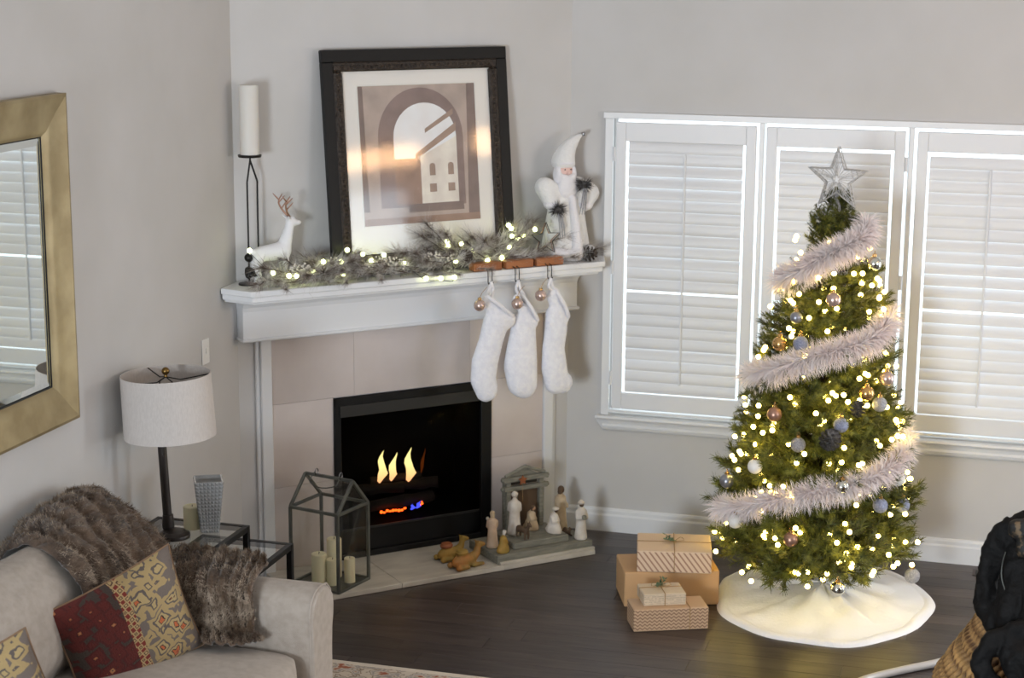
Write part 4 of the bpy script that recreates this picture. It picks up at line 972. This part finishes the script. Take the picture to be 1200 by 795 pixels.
# ornaments
ORN = [('rose gold ball ornament on the upper tree below the first boa loop', 'rosegold', (-.864, 8.20, 1.476)), ('clear silver ball ornament at the upper edge of the tree by the shutter gap', 'mercury', (-.727, 8.34, 1.623)),
       ('gold ball ornament above the middle boa loop', 'gold', (-1.074, 8.20, 1.26)), ('pale blue glitter ball next to the gold ornament above the middle boa', 'glitter_blue', (-.984, 8.155, 1.278)),
       ('small pewter ball ornament under the top boa loop', 'pewter', (-1.009, 8.195, 1.386)), ('dusty rose ball ornament at the tree edge below the middle boa end', 'rosegold', (-.643, 8.265, 1.116)),
       ('shiny peach gold ball ornament near the edge below the middle boa', 'gold', (-.711, 8.165, 1.067)), ('silver glitter ball touching the peach gold ornament', 'glitter_silver', (-.659, 8.20, 1.011)),
       ('copper ball ornament on the shutter side of the tree below the middle boa', 'copper', (-1.077, 8.105, .955)), ('blue silver ball ornament in the centre of the tree', 'glitter_blue', (-.80, 8.08, .935)),
       ('silver glitter ball left of the dark pinecone', 'glitter_silver', (-.968, 8.04, .841)), ('white matte ball ornament above the lowest boa loop', 'matte_white', (-1.151, 8.09, .709)),
       ('grey ball ornament at the outer tree edge above the lowest boa', 'pewter', (-1.29, 8.22, .589)), ('mirror silver ball resting on the lowest boa loop', 'mercury', (-.778, 8.015, .672)),
       ('white matte ball ornament hanging under the lowest boa end', 'matte_white', (-1.228, 8.08, .446)), ('pale blue glitter ball low on the side of the tree', 'glitter_blue', (-.627, 8.12, .566)),
       ('blue glitter ball at the lower tree edge beside its twin', 'glitter_blue', (-.545, 8.245, .537)), ('copper rose ball ornament under the lowest boa above the trunk', 'copper', (-.974, 7.955, .426)),
       ('mirror silver ball hanging from the lowest branch over the skirt', 'mercury', (-.775, 7.985, .205)), ('large silver glitter ball hanging lowest from the end of a branch', 'glitter_silver', (-.497, 8.40, .15)),
       ('white matte ball ornament at the end of the lowest boa', 'matte_white', (-.571, 8.24, .66))]
for i, (lb, m_, p) in enumerate(ORN):
    c_ = tax(p[2]); v_ = Vector((p[0] - c_.x, p[1] - c_.y, 0)).normalized() * .03; p = (p[0] + v_.x, p[1] + v_.y, p[2])
    o_ = thing('ball_ornament', lb, 'ornament', p, rt.uniform(0, 6), 'ball ornaments on the tree'); r_ = .034 if 'small' not in lb else .028
    if 'large' in lb: r_ = .036
    G().ell((0, 0, 0), r_, 22).obj('ball', m_, o_, 180); cp_ = G().lathe([(.010, 0), (.010, .011), (.004, .013)], 12, (0, 0, r_ - .002)).obj('cap', 'gold', o_, 40)
    G().tube([(.007 * math.cos(t_), 0, r_ + .017 + .007 * math.sin(t_)) for t_ in [k * math.pi / 5 for k in range(10)]], .001, 5, 0, True).obj('hanger', 'gold', cp_)
pinecone('pinecone', None, (-.731, 8.12, .96), .075, .032, 'pinecone_dark', (R(20), R(10), 0), 'frosted grey pinecone hung beside the silver glitter ornaments')
pinecone('pinecone', None, (-.853, 8.04, .83), .10, .046, 'pinecone_dark', (R(35), R(20), R(10)), 'large dark frosted pinecone in the middle of the tree')
# skirt
sk = thing('tree_skirt', 'round white plush tree skirt spread on the floor', 'tree skirt', (-.868, 8.36, 0))
def skz(x, y):
    r_ = math.hypot(x, y); a = math.atan2(y, x); f = max(0, 1 - r_ / .52)
    return .008 + .085 * f ** 1.3 + (.02 + .06 * f) * max(0, (noise.noise(Vector((math.cos(a) * 2.6, math.sin(a) * 2.6, r_ * 1.5))) + .1)) * min(1, r_ * 8) * min(1, (.56 - min(r_, .55)) * 9)
def skp(u, v, r0, r1, dz=0):
    a = 2 * math.pi * u; e = 1 + .018 * math.sin(5 * a + 1) + .012 * math.sin(9 * a); r_ = r0 + (r1 - r0) * v
    dz += .010 * noise.noise(Vector((r_ * math.cos(a) * 11, r_ * math.sin(a) * 11, 3))) * min(1, (.5 - min(r_, .5)) * 12)
    x, y = r_ * .505 / .52 * math.cos(a) * e, r_ * .60 / .52 * math.sin(a) * e; return Vector((x, y, skz(x, y) + dz))
g = G(); g.grid(lambda u, v: skp(u, v, .012, .468), 160, 30); g.obj('cloth', 'skirt_plush', sk, 180)
g = G(); g.grid(lambda u, v: skp(u, v, .466, .52, .008 * math.sin(math.pi * min(1, v * 1.1)) - (.0 if v < .95 else .012)), 120, 6); g.obj('border', 'skirt_border', sk, 180)

# ================================================================ SOFA CORNER
so_ = thing('sofa', 'cream linen sofa with rolled arm against the wall', 'sofa', (-3.0, 5.0, 0))
def soft(name, x0, x1, y0, y1, z0, z1, r_, m_, par, org=(-3.0, 5.0, 0), puff=0, rot=None, seg=4):
    """soft upholstered block: box with rounded edges, faces puffed outward"""
    bm = bmesh.new(); bmesh.ops.create_cube(bm, size=1)
    bmesh.ops.scale(bm, vec=(x1 - x0, y1 - y0, z1 - z0), verts=bm.verts); bmesh.ops.subdivide_edges(bm, edges=bm.edges[:], cuts=7, use_grid_fill=True)
    hx, hy, hz = (x1 - x0) / 2, (y1 - y0) / 2, (z1 - z0) / 2
    for v in bm.verts:
        p = v.co.copy(); c = Vector((max(-hx + r_, min(hx - r_, p.x)), max(-hy + r_, min(hy - r_, p.y)), max(-hz + r_, min(hz - r_, p.z)))); d = p - c
        if d.length > 1e-6: v.co = c + d.normalized() * min(d.length, r_)
        if puff:
            u_, v_, w_ = p.x / hx, p.y / hy, p.z / hz
            if abs(u_) > .99: v.co.x += math.copysign(puff * (1 - v_ * v_) * (1 - w_ * w_), u_)
            if abs(v_) > .99: v.co.y += math.copysign(puff * (1 - u_ * u_) * (1 - w_ * w_), v_)
            if abs(w_) > .99: v.co.z += math.copysign(puff * (1 - u_ * u_) * (1 - v_ * v_), w_)
    me = bpy.data.meshes.new(name); bm.to_mesh(me); bm.free(); me.materials.append(MATS[m_]); me.polygons.foreach_set('use_smooth', [True] * len(me.polygons))
    o_ = link(name, me, par, ((x0 + x1) / 2 - org[0], (y0 + y1) / 2 - org[1], (z0 + z1) / 2 - org[2]), rot or (0, 0, 0))
    sd = o_.modifiers.new('s', 'SUBSURF'); sd.levels = sd.render_levels = 1
    return o_
soft('base', -3.54, -2.50, 3.75, 6.12, .06, .30, .03, 'linen_sofa', so_)
soft('back', -3.56, -3.40, 3.75, 6.17, .30, .83, .06, 'linen_sofa', so_)
soft('seat_cushion', -3.36, -2.49, 4.92, 5.955, .295, .475, .055, 'linen_sofa', so_, puff=.022)
soft('seat_cushion', -3.36, -2.49, 3.95, 4.91, .295, .475, .055, 'linen_sofa', so_, puff=.022)
soft('back_cushion', -3.46, -3.20, 4.93, 5.95, .47, .875, .10, 'linen_sofa', so_, puff=.035, rot=(0, R(-9), 0))
soft('back_cushion', -3.46, -3.20, 3.95, 4.92, .47, .875, .10, 'linen_sofa', so_, puff=.035, rot=(0, R(-9), 0))
# rolled arm: profile in y,z swept along x
def arm(y0, y1, sgn, name='arm'):
    prof = [(0, .06), (0, .46), (-.004, .53), (-.006, .59), (.012, .645), (.055, .677), (.11, .683), (.165, .672), (.2, .64), (.212, .60), (.208, .555), (.196, .5), (.19, .42), (.19, .06)]
    xs = [-3.5, -3.2, -2.9, -2.6, -2.50, -2.475, -2.462]; ins_ = [0, 0, 0, 0, 0, .004, .014]; g_ = G(); n = len(prof); vs = []; fs = []
    for x, e in zip(xs, ins_):
        for yy, z in prof: vs.append((x + 3.0, (y0 + yy * sgn) + (.1 - yy) * sgn * e * 5 - 5.0, z - (e if z > .5 else 0)))
    for j in range(len(xs) - 1):
        for i in range(n): fs.append((j * n + i, j * n + (i + 1) % n, (j + 1) * n + (i + 1) % n, (j + 1) * n + i))
    fs += [tuple(range(n)), tuple((len(xs) - 1) * n + i for i in range(n))[::-1]]
    g_.add(vs, fs); a_ = g_.obj(name, 'linen_sofa', so_, 50)
    ed = [Vector((-2.474 + 3.0, y0 + (yy * .985 + .0015) * sgn - 5.0, z)) for yy, z in prof]; G().tube(ed, .0045, 6).obj('piping', 'linen_sofa', a_, 60)
arm(5.962, 6.17, 1); arm(3.94, 3.75, -1)
for (x, y) in ((-2.56, 6.05), (-3.48, 6.05), (-2.56, 3.85), (-3.48, 3.85)): G().lathe([(.0, 0), (.02, 0), (.028, .062), (0, .062)], 12, (x + 3.0, y - 5.0, 0)).obj('foot', 'black_iron', so_, 40)

def bicubic(rows, nu, nv):
    cols = [spline(r_, nu + 1) for r_ in rows]; out = []
    for i in range(nu + 1): out.append(spline([c[i] for c in cols], nv + 1))
    return out       # out[i][j]
th = thing('fur_throw', 'brown grey faux fur throw draped over the sofa back and arm', 'throw blanket', (-3.2, 5.9, 0))
TO = Vector((-3.2, 5.9, 0))
back_rows = [[(-3.555, 5.66, .80), (-3.555, 5.86, .885), (-3.545, 6.05, .885), (-3.54, 6.22, .875), (-3.53, 6.33, .74)],
             [(-3.43, 5.60, .885), (-3.43, 5.76, .925), (-3.42, 5.95, .95), (-3.42, 6.13, .925), (-3.42, 6.30, .80)],
             [(-3.27, 5.52, .893), (-3.26, 5.68, .905), (-3.26, 5.86, .90), (-3.26, 6.05, .86), (-3.27, 6.24, .77)],
             [(-3.165, 5.50, .82), (-3.15, 5.64, .81), (-3.14, 5.80, .79), (-3.14, 5.97, .76), (-3.15, 6.17, .735)],
             [(-3.12, 5.49, .75), (-3.10, 5.63, .70), (-3.09, 5.79, .665), (-3.09, 5.93, .66), (-3.06, 6.12, .72)]]
arm_rows = [[(-3.13, 6.20, .70), (-3.02, 6.20, .705), (-2.90, 6.20, .71), (-2.80, 6.20, .705), (-2.745, 6.19, .70)],
            [(-3.06, 6.07, .725), (-2.96, 6.08, .73), (-2.86, 6.08, .73), (-2.77, 6.08, .725), (-2.71, 6.08, .712)],
            [(-2.995, 5.955, .69), (-2.915, 5.945, .70), (-2.82, 5.945, .70), (-2.745, 5.945, .70), (-2.69, 5.95, .69)],
            [(-2.935, 5.925, .61), (-2.865, 5.92, .61), (-2.80, 5.92, .61), (-2.73, 5.925, .61), (-2.675, 5.93, .615)],
            [(-2.90, 5.90, .54), (-2.84, 5.89, .535), (-2.77, 5.89, .53), (-2.71, 5.90, .53), (-2.665, 5.91, .53)],
            [(-2.88, 5.86, .505), (-2.80, 5.81, .505), (-2.72, 5.82, .505), (-2.675, 5.865, .505), (-2.64, 5.91, .505)]]
def throw_piece(rows, nu, nv, name, ropes, seed):
    P = bicubic(rows, nu, nv); g_ = G(); vs = []; NN = {}
    for j in range(nv + 1):
        for i in range(nu + 1):
            p = P[i][j]; du = P[min(i + 1, nu)][j] - P[max(i - 1, 0)][j]; dv = P[i][min(j + 1, nv)] - P[i][max(j - 1, 0)]; n_ = du.cross(dv).normalized()
            if n_.z + (-n_.y) * .3 + n_.x * .3 < 0: n_ = -n_
            u_, v_ = i / nu, j / nv
            rp = abs(math.sin(math.pi * (u_ * ropes + .35 * noise.noise(Vector((u_ * 3, v_ * 5, seed)))))) ** .6
            bl = .55 + .45 * abs(math.sin(math.pi * (v_ * 13 + 2.2 * noise.noise(Vector((u_ * ropes * .9, v_ * 2, seed + 4))))))
            h = .032 * rp * bl + .010 * noise.noise(p * 18); q_ = p + n_ * (h + .004); vs.append(q_ - TO); NN[(i, j)] = (q_ - TO, n_, rp * bl, (P[i][min(j + 1, nv)] - P[i][max(j - 1, 0)]).normalized())
    fs = [(j * (nu + 1) + i, j * (nu + 1) + i + 1, (j + 1) * (nu + 1) + i + 1, (j + 1) * (nu + 1) + i) for j in range(nv) for i in range(nu)]
    g_.add(vs, fs); o_ = g_.obj(name, 'fur', th, 180); so2 = o_.modifiers.new('t', 'SOLIDIFY'); so2.thickness = .012; so2.offset = -1
    g_ = G(); q = random.Random(seed)
    for k in range(26000):
        i, j = q.randrange(nu + 1), q.randrange(nv + 1); p, n_, ht, tv = NN[(i, j)]
        if ht < q.uniform(.15, .75): continue
        p = p + Vector((q.gauss(0, .004), q.gauss(0, .004), q.gauss(0, .003))); d = (n_ * q.uniform(.4, .9) + tv * q.uniform(.3, 1.0) + Vector((q.gauss(0, .3), q.gauss(0, .3), q.gauss(0, .3)))).normalized() * q.uniform(.010, .022); u = d.cross(n_).normalized() * .0011
        g_.add([p - u, p + u, p + d], [(0, 1, 2)])
    stuff(g_.obj('fur_pile', 'fur_hair', th))
throw_piece(back_rows, 70, 60, 'draped_back', 7, 3); throw_piece(arm_rows, 60, 50, 'draped_arm', 8, 6)
# pillows
def pillow(label, c, xax, yax, w_, h_, m_, t_=.13, name='throw_pillow'):
    xax, yax = Vector(xax).normalized(), Vector(yax).normalized(); zax = xax.cross(yax).normalized(); yax = zax.cross(xax)
    n = 22
    def fn(s):
        def f(u, v):
            a, b = u * 2 - 1, v * 2 - 1; e = max(0, (1 - a ** 4) * (1 - b ** 4)) ** .55; pin = 1 - .06 * (1 - b * b) * abs(a) ** 3; pin2 = 1 - .06 * (1 - a * a) * abs(b) ** 3
            return Vector((a * w_ / 2 * pin, b * h_ / 2 * pin2, s * t_ / 2 * e))
        return f
    Mx = Matrix((xax, yax, zax)).transposed().to_4x4(); Mx.translation = c
    o_ = tag(link(name, None), label, 'pillow', 'patterned throw pillows'); o_.matrix_world = Mx
    G().grid(fn(1), n, n).obj('front_cover', m_, o_, 180); G().grid(fn(-1), n, n).obj('back_cover', 'pillow_back', o_, 180)
    f = fn(0); ed = [f(k / 20, 0) for k in range(20)] + [f(1, k / 20) for k in range(20)] + [f(1 - k / 20, 1) for k in range(20)] + [f(0, 1 - k / 20) for k in range(20)]
    G().tube(ed, .004, 5, 0, True).obj('seam', 'pillow_seam', o_, 60)
TLc, TRc, Rc = Vector((-3.20, 5.37, .728)), Vector((-2.955, 5.755, .862)), Vector((-2.845, 5.875, .515))
pillow('red and cream kilim patterned pillow leaning in the sofa corner', (TLc + Rc) / 2 + Vector((.0, -.02, .0)), TRc - TLc, TRc - Rc, .51, .42, 'kilim')
pillow('cream and rust patterned pillow partly cut off at the picture edge', Vector((-3.06, 4.74, .645)), (.32, .29, .16), (-.12, -.14, .40), .44, .42, 'kilim')

# nesting glass side tables
def side_table(label, x0, x1, y0, y1, z, s_=.0125):
    t = thing('side_table', label, 'side table', ((x0 + x1) / 2, (y0 + y1) / 2, 0), 0, 'nesting side tables'); hx, hy = (x1 - x0) / 2, (y1 - y0) / 2
    for sx in (-1, 1):
        for sy in (-1, 1): G().box((sx * (hx - s_), sy * (hy - s_), (z - .0) / 2), (2 * s_, 2 * s_, z), ch=.002).obj('leg', 'black_iron', t)
        G().box((sx * (hx - s_), 0, z - s_), (2 * s_, 2 * hy - 4 * s_, 2 * s_), ch=.002).obj('top_rail', 'black_iron', t); G().box((0, sx * (hy - s_), z - s_), (2 * hx - 4 * s_, 2 * s_, 2 * s_), ch=.002).obj('top_rail', 'black_iron', t)
    G().box((0, 0, z - .006), (2 * hx - 4 * s_ + .004, 2 * hy - 4 * s_ + .004, .008)).obj('glass_top', 'table_glass', t)
side_table('taller black metal side table with glass top holding the lamp', -3.56, -3.13, 6.32, 6.905, .6)
side_table('lower black metal side table with glass top pulled out from under the taller', -3.36, -2.938, 6.34, 6.918, .535)
# lamp
lp = thing('table_lamp', 'table lamp with grey linen drum shade and dark metal stem', 'lamp', (-3.362, 6.66, .601), 0)
G().lathe([(0, 0), (.066, 0), (.068, .006), (.066, .016), (.05, .024), (.048, .028), (.02, .034), (0, .034)], 32).obj('base', 'lamp_bronze', lp, 40)
px_, py_ = -.035, .02; tp = Vector((-.062, .012, .70))
G().tube([(px_, py_, .03), Vector((px_, py_, .03)).lerp(tp, .62)], .0185, 14).obj('stem', 'lamp_bronze', lp, 60)
G().lathe([(.024, 0), (.026, .012), (.022, .06), (.019, .062)], 16, (px_, py_, .028)).obj('stem_collar', 'lamp_bronze', lp, 40)
hx_ = Vector((-.044, .015, 0)); ZS0, ZS1 = .432, .690
shp = Matrix.Rotation(R(-3), 3, 'Y')
g = G(); n = 48; vs = []; fs = []
for r_, z in ((.188, ZS0), (.183, ZS1), (.180, ZS1), (.185, ZS0)):
    for i in range(n): a = 2 * math.pi * i / n; vs.append(Vector((r_ * math.cos(a) - .008 - (z - ZS0) * .05, r_ * math.sin(a) + .012, z + .035 * (r_ * math.cos(a)) )))
for j in range(4):
    for i in range(n): fs.append((j * n + i, j * n + (i + 1) % n, ((j + 1) % 4) * n + (i + 1) % n, ((j + 1) % 4) * n + i))
g.add(vs, fs); shd = g.obj('shade', 'linen_shade', lp, 40)
sc = Vector((-.02, .012, ZS1 - .012)); g = G()
for a in (20, 140, 260): g.tube([sc, sc + Vector((.06 * math.cos(R(a)), .06 * math.sin(R(a)), -.012)), sc + Vector((.18 * math.cos(R(a)), .18 * math.sin(R(a)), .006 + .006 * math.cos(R(a))))], .0028, 6)
g.obj('spider', 'black_iron', shd, 60)
g = G(); g.tube([sc + Vector((-.03, 0, -.06)), sc + Vector((-.028, 0, -.02)), sc + Vector((0, 0, .0)), sc + Vector((.028, 0, -.02)), sc + Vector((.03, 0, -.06))], .003, 6); g.obj('harp', 'black_iron', lp, 60)
G().ell(sc + Vector((0, 0, .024)), .0165, 16).obj('finial', 'brass_dark', lp, 180); G().lathe([(.008, 0), (.006, .012)], 10, sc).obj('finial_neck', 'brass_dark', lp, 40)
G().tube([(-.015, -.035, ZS0 + .02), (-.015, -.035, ZS0 - .02)], .0012, 5).obj('pull_cord', 'brass_dark', lp)
G().lathe([(.003, 0), (.006, -.012), (.0065, -.05), (.003, -.062), (0, -.063)], 10, (-.015, -.035, ZS0 - .018)).obj('pull_knob', 'lamp_bronze', lp, 40)
# candle and vase on the table
tc_ = tag(G().lathe([(0, 0), (.037, 0), (.0375, .095), (.034, .098), (.012, .094), (0, .094)], 26).obj('pillar_candle', 'candle_ivory', None, 40, (-3.345, 6.80, .5995)), 'ivory pillar candle on the glass table behind the lamp', 'candle')
G().tube([(0, 0, .09), (.001, 0, .102)], .0015, 5).obj('wick', 'iron', tc_)
vs_ = thing('crystal_vase', 'square cut crystal vase flaring upward on the glass table', 'vase', (-3.262, 6.79, .5995), R(28))
g = G()
for k in range(4):
    for nrm, in ((Matrix.Rotation(R(90 * k), 3, 'Z'),),):
        w0, w1, H_ = .036, .058, .225; N1, N2 = 7, 14
        def wal(u, v):
            hw = w0 + (w1 - w0) * v; return nrm @ Vector(((u * 2 - 1) * hw, -hw, v * H_))
        for a in range(N1):
            for b in range(N2):
                p00, p10, p11, p01 = wal(a / N1, b / N2), wal((a + 1) / N1, b / N2), wal((a + 1) / N1, (b + 1) / N2), wal(a / N1, (b + 1) / N2)
                cpt = (p00 + p11) / 2 + nrm @ Vector((0, -.004, 0)); g.add([p00, p10, p11, p01, cpt], [(0, 1, 4), (1, 2, 4), (2, 3, 4), (3, 0, 4)])
        def wil(u, v):
            hw = (w0 - .006) + (w1 - w0) * v; return nrm @ Vector(((u * 2 - 1) * hw, -hw, .02 + v * (H_ - .02)))
        q_ = [wil(0, 0), wil(1, 0), wil(1, 1), wil(0, 1)]; g.add(q_, [(3, 2, 1, 0)]); g.add([wal(0, 1), wal(1, 1), wil(1, 1), wil(0, 1)], [(0, 1, 2, 3)])
g.add([(-.036, -.036, 0), (.036, -.036, 0), (.036, .036, 0), (-.036, .036, 0)], [(3, 2, 1, 0)]); g.add([(-.03, -.03, .02), (.03, -.03, .02), (.03, .03, .02), (-.03, .03, .02)], [(0, 1, 2, 3)])
_o = g.obj('cut_glass', 'cut_crystal', vs_)
# mirror on the left wall
mr = thing('wall_mirror', 'large mirror with wide champagne gold frame on the wall', 'mirror', (XL + .002, 5.55, 1.826), 0)
MY0, MY1, MZ0, MZ1 = 4.85 - 5.55, 6.257 - 5.55, 1.198 - 1.826, 2.455 - 1.826; fw_ = .153
mp = [(0, 0), (.042, .0), (.045, .012), (.034, .06), (.03, .11), (.026, .135), (.016, .15), (.014, .153), (.0, .153)]   # (out, in from the edge)
crn = [(MY0, MZ0, 1, 1), (MY1, MZ0, -1, 1), (MY1, MZ1, -1, -1), (MY0, MZ1, 1, -1)]
for k in range(4):
    a, b = crn[k], crn[(k + 1) % 4]; g = G(); n = len(mp)
    vs = [(h, a[0] + a[2] * i_, a[1] + a[3] * i_) for h, i_ in mp] + [(h, b[0] + b[2] * i_, b[1] + b[3] * i_) for h, i_ in mp]
    g.add(vs, [tuple(range(n)), tuple(range(2 * n - 1, n - 1, -1))] + [(i, i + n, (i + 1) % n + n, (i + 1) % n) for i in range(n)]); g.obj('frame_rail', 'mirror_gold', mr, 25)
iy0, iy1, iz0, iz1 = MY0 + fw_, MY1 - fw_, MZ0 + fw_, MZ1 - fw_; be = .03
G().add([(.012, iy0 + be, iz0 + be), (.012, iy1 - be, iz0 + be), (.012, iy1 - be, iz1 - be), (.012, iy0 + be, iz1 - be)], [(0, 1, 2, 3)]).obj('mirror_glass', 'mirror_glass', mr)
g = G(); inn = [(iy0 + be, iz0 + be), (iy1 - be, iz0 + be), (iy1 - be, iz1 - be), (iy0 + be, iz1 - be)]; ou = [(iy0, iz0), (iy1, iz0), (iy1, iz1), (iy0, iz1)]
for k in range(4):
    k2 = (k + 1) % 4; g.add([(.0118, *inn[k]), (.0118, *inn[k2]), (.0085, *ou[k2]), (.0085, *ou[k])], [(0, 1, 2, 3)])
g.obj('bevelled_edge', 'mirror_glass', mr)
for k in range(4):
    a, b = ou[k], ou[(k + 1) % 4]; G().tube([(.013, *a), (.013, *b)], .003, 6).obj('dark_lip', 'black_iron', mr)
# rug
rgo = thing('area_rug', 'cream rug with floral border in front of the sofa', 'rug', (-1.7, 5.5, 0))
G().box((0, .0, .005), (2.3, 2.96, .008), ch=.003).obj('rug_edge', 'rug_cream', rgo); G().box((0, 0, .0095), (2.22, 2.88, .003), ch=.001).obj('field', 'rug_floral', rgo)

# woven chair with a jacket
wc = thing('woven_chair', 'round woven rope chair at the edge of the picture', 'chair', (.30, 6.78, 0))
cprof = [(.36, .03), (.5, .08), (.575, .22), (.565, .32), (.50, .43), (.455, .50), (.40, .60), (.355, .67), (.30, .715), (.24, .725)]
def cpt_(t_, a): 
    i = min(int(t_ * 9), 8); f = t_ * 9 - i; r_ = cprof[i][0] + (cprof[i + 1][0] - cprof[i][0]) * f; z = cprof[i][1] + (cprof[i + 1][1] - cprof[i][1]) * f; return Vector((r_ * math.cos(a), r_ * math.sin(a), z))
g = G(); g.grid(lambda u, v: cpt_(v, R(110 + 260 * u)) * .985, 50, 22); g.obj('shell', 'wicker', wc, 180)
sm_ = G(); 
for dlt in (0, math.pi):
    sm_.tube([cpt_(t_, 0.030 * math.sin(t_ * 46 + dlt)) + Vector((.008 * math.cos(t_ * 46 + dlt), 0, 0)) for t_ in [k / 60 for k in range(61)]], .0125, 6)
sm_ = sm_.mesh('rope_strand', 'wicker', 180)
for k in range(58): link('rope_strand', sm_, wc, (0, 0, 0), (0, 0, R(112 + k * 4.45)))
G().tube([cpt_(1.0, R(110 + 260 * k / 40)) for k in range(41)], .028, 8).obj('rim', 'wicker', wc, 180)
G().lathe([(0, .3), (.44, .3), (.46, .36), (.42, .40), (0, .41)], 30).obj('seat', 'linen_sofa', wc, 40)
G().tube(spline([(-.92, .52, .03), (-.86, .64, .018), (-.74, .77, .016), (-.61, .885, .018), (-.50, .99, .022), (-.32, 1.10, .03), (-.1, 1.12, .05)], 30), .017, 10).obj('base_rail', 'pale_metal', wc, 180)
jk = thing('black_jacket', 'black jacket thrown over the woven chair', 'jacket', (.12, 6.6, .6))
J = lambda x, y, z: Vector((x - .12, y - 6.6, z - .6))
def cloth(chains, name, m_, vox, amp, sc_):
    g_ = G()
    for ch_ in chains:
        for (p, r1), (q_, r2) in zip(ch_, ch_[1:]):
            d = (Vector(q_) - Vector(p))
            for k in range(5): t_ = k / 4; r_ = r1 + (r2 - r1) * t_; g_.ell(J(*(Vector(p) + d * t_)), (r_, r_ * .62, r_), 12)
    o_ = organic(g_, name, m_, jk, vox, 3)
    for v in o_.data.vertices:       # crumpled folds
        p = v.co; n_ = v.normal; f = 1 - abs(noise.noise(Vector((p.x * sc_, p.y * sc_, p.z * sc_ * .45)))) * 2.2; v.co = p + n_ * amp * f + n_ * amp * .5 * noise.noise(p * sc_ * 3)
    return o_
cloth([[((-.055, 6.62, .955), .04), ((-.085, 6.60, .88), .04), ((-.10, 6.60, .78), .036), ((-.105, 6.58, .695), .042), ((-.06, 6.52, .64), .045)],
       [((-.05, 6.62, .955), .042), ((-.0, 6.64, .97), .042), ((.05, 6.66, .99), .05), ((.25, 6.7, .98), .08)],
       [((.03, 6.62, .93), .06), ((.02, 6.57, .82), .075), ((.0, 6.50, .68), .075)], [((.15, 6.6, .93), .12), ((.16, 6.5, .70), .15), ((.14, 6.4, .58), .13)], [((.3, 6.6, .9), .14), ((.32, 6.4, .6), .15)]], 'body', 'jacket_black', .011, .010, 16)
cloth([[((.03, 6.40, .655), .05), ((-.06, 6.37, .625), .04), ((-.105, 6.36, .57), .034), ((-.095, 6.35, .51), .036), ((-.03, 6.32, .45), .042), ((.08, 6.28, .38), .055), ((.3, 6.26, .30), .08)], [((.02, 6.36, .58), .06), ((.12, 6.32, .47), .10), ((.25, 6.3, .42), .12)]], 'sleeve', 'jacket_black', .010, .009, 18)
cloth([[((.0, 6.575, .985), .04), ((.06, 6.58, .975), .045), ((.16, 6.585, .96), .05)], [((.03, 6.545, .92), .04), ((.15, 6.54, .90), .05)]], 'patterned_hood', 'jacket_pattern', .010, .008, 22)
G().tube(spline([J(-.043, 6.55, .90), J(-.052, 6.53, .86), J(-.05, 6.52, .81), J(-.03, 6.5, .76)], 12), .0024, 6).obj('lining_edge', 'lantern_metal', jk, 60)

# linear chandelier further into the room (seen only as a reflection in the picture glass)
cl_ = thing('chandelier', 'black linear chandelier with warm glass bulbs, reflected in the picture', 'chandelier', (1.0, 6.95, 2.42), R(90))
G().tube([(-.65, 0, .12), (.75, 0, .12)], .014, 8).obj('bar', 'black_iron', cl_)
for x in (-.5, .5): G().tube([(x, 0, .12), (x, 0, ZC - 2.42)], .006, 6).obj('rod', 'black_iron', cl_)
cb_ = G().ell((0, 0, 0), (.1, .075, .075), 16).mesh('bulb', 'chandelier_bulb', 180)
for x in (-.42, -.27, -.12, .03): link('bulb', cb_, cl_, (x, 0, 0)); G().tube([(x, 0, .04), (x, 0, .12)], .016, 8).obj('socket', 'black_iron', cl_)
o_ = link('bulb', cb_, cl_, (.6, 0, .02), (0, R(90), 0)); G().tube([(.6, 0, .09), (.6, 0, .12)], .016, 8).obj('socket', 'black_iron', cl_)
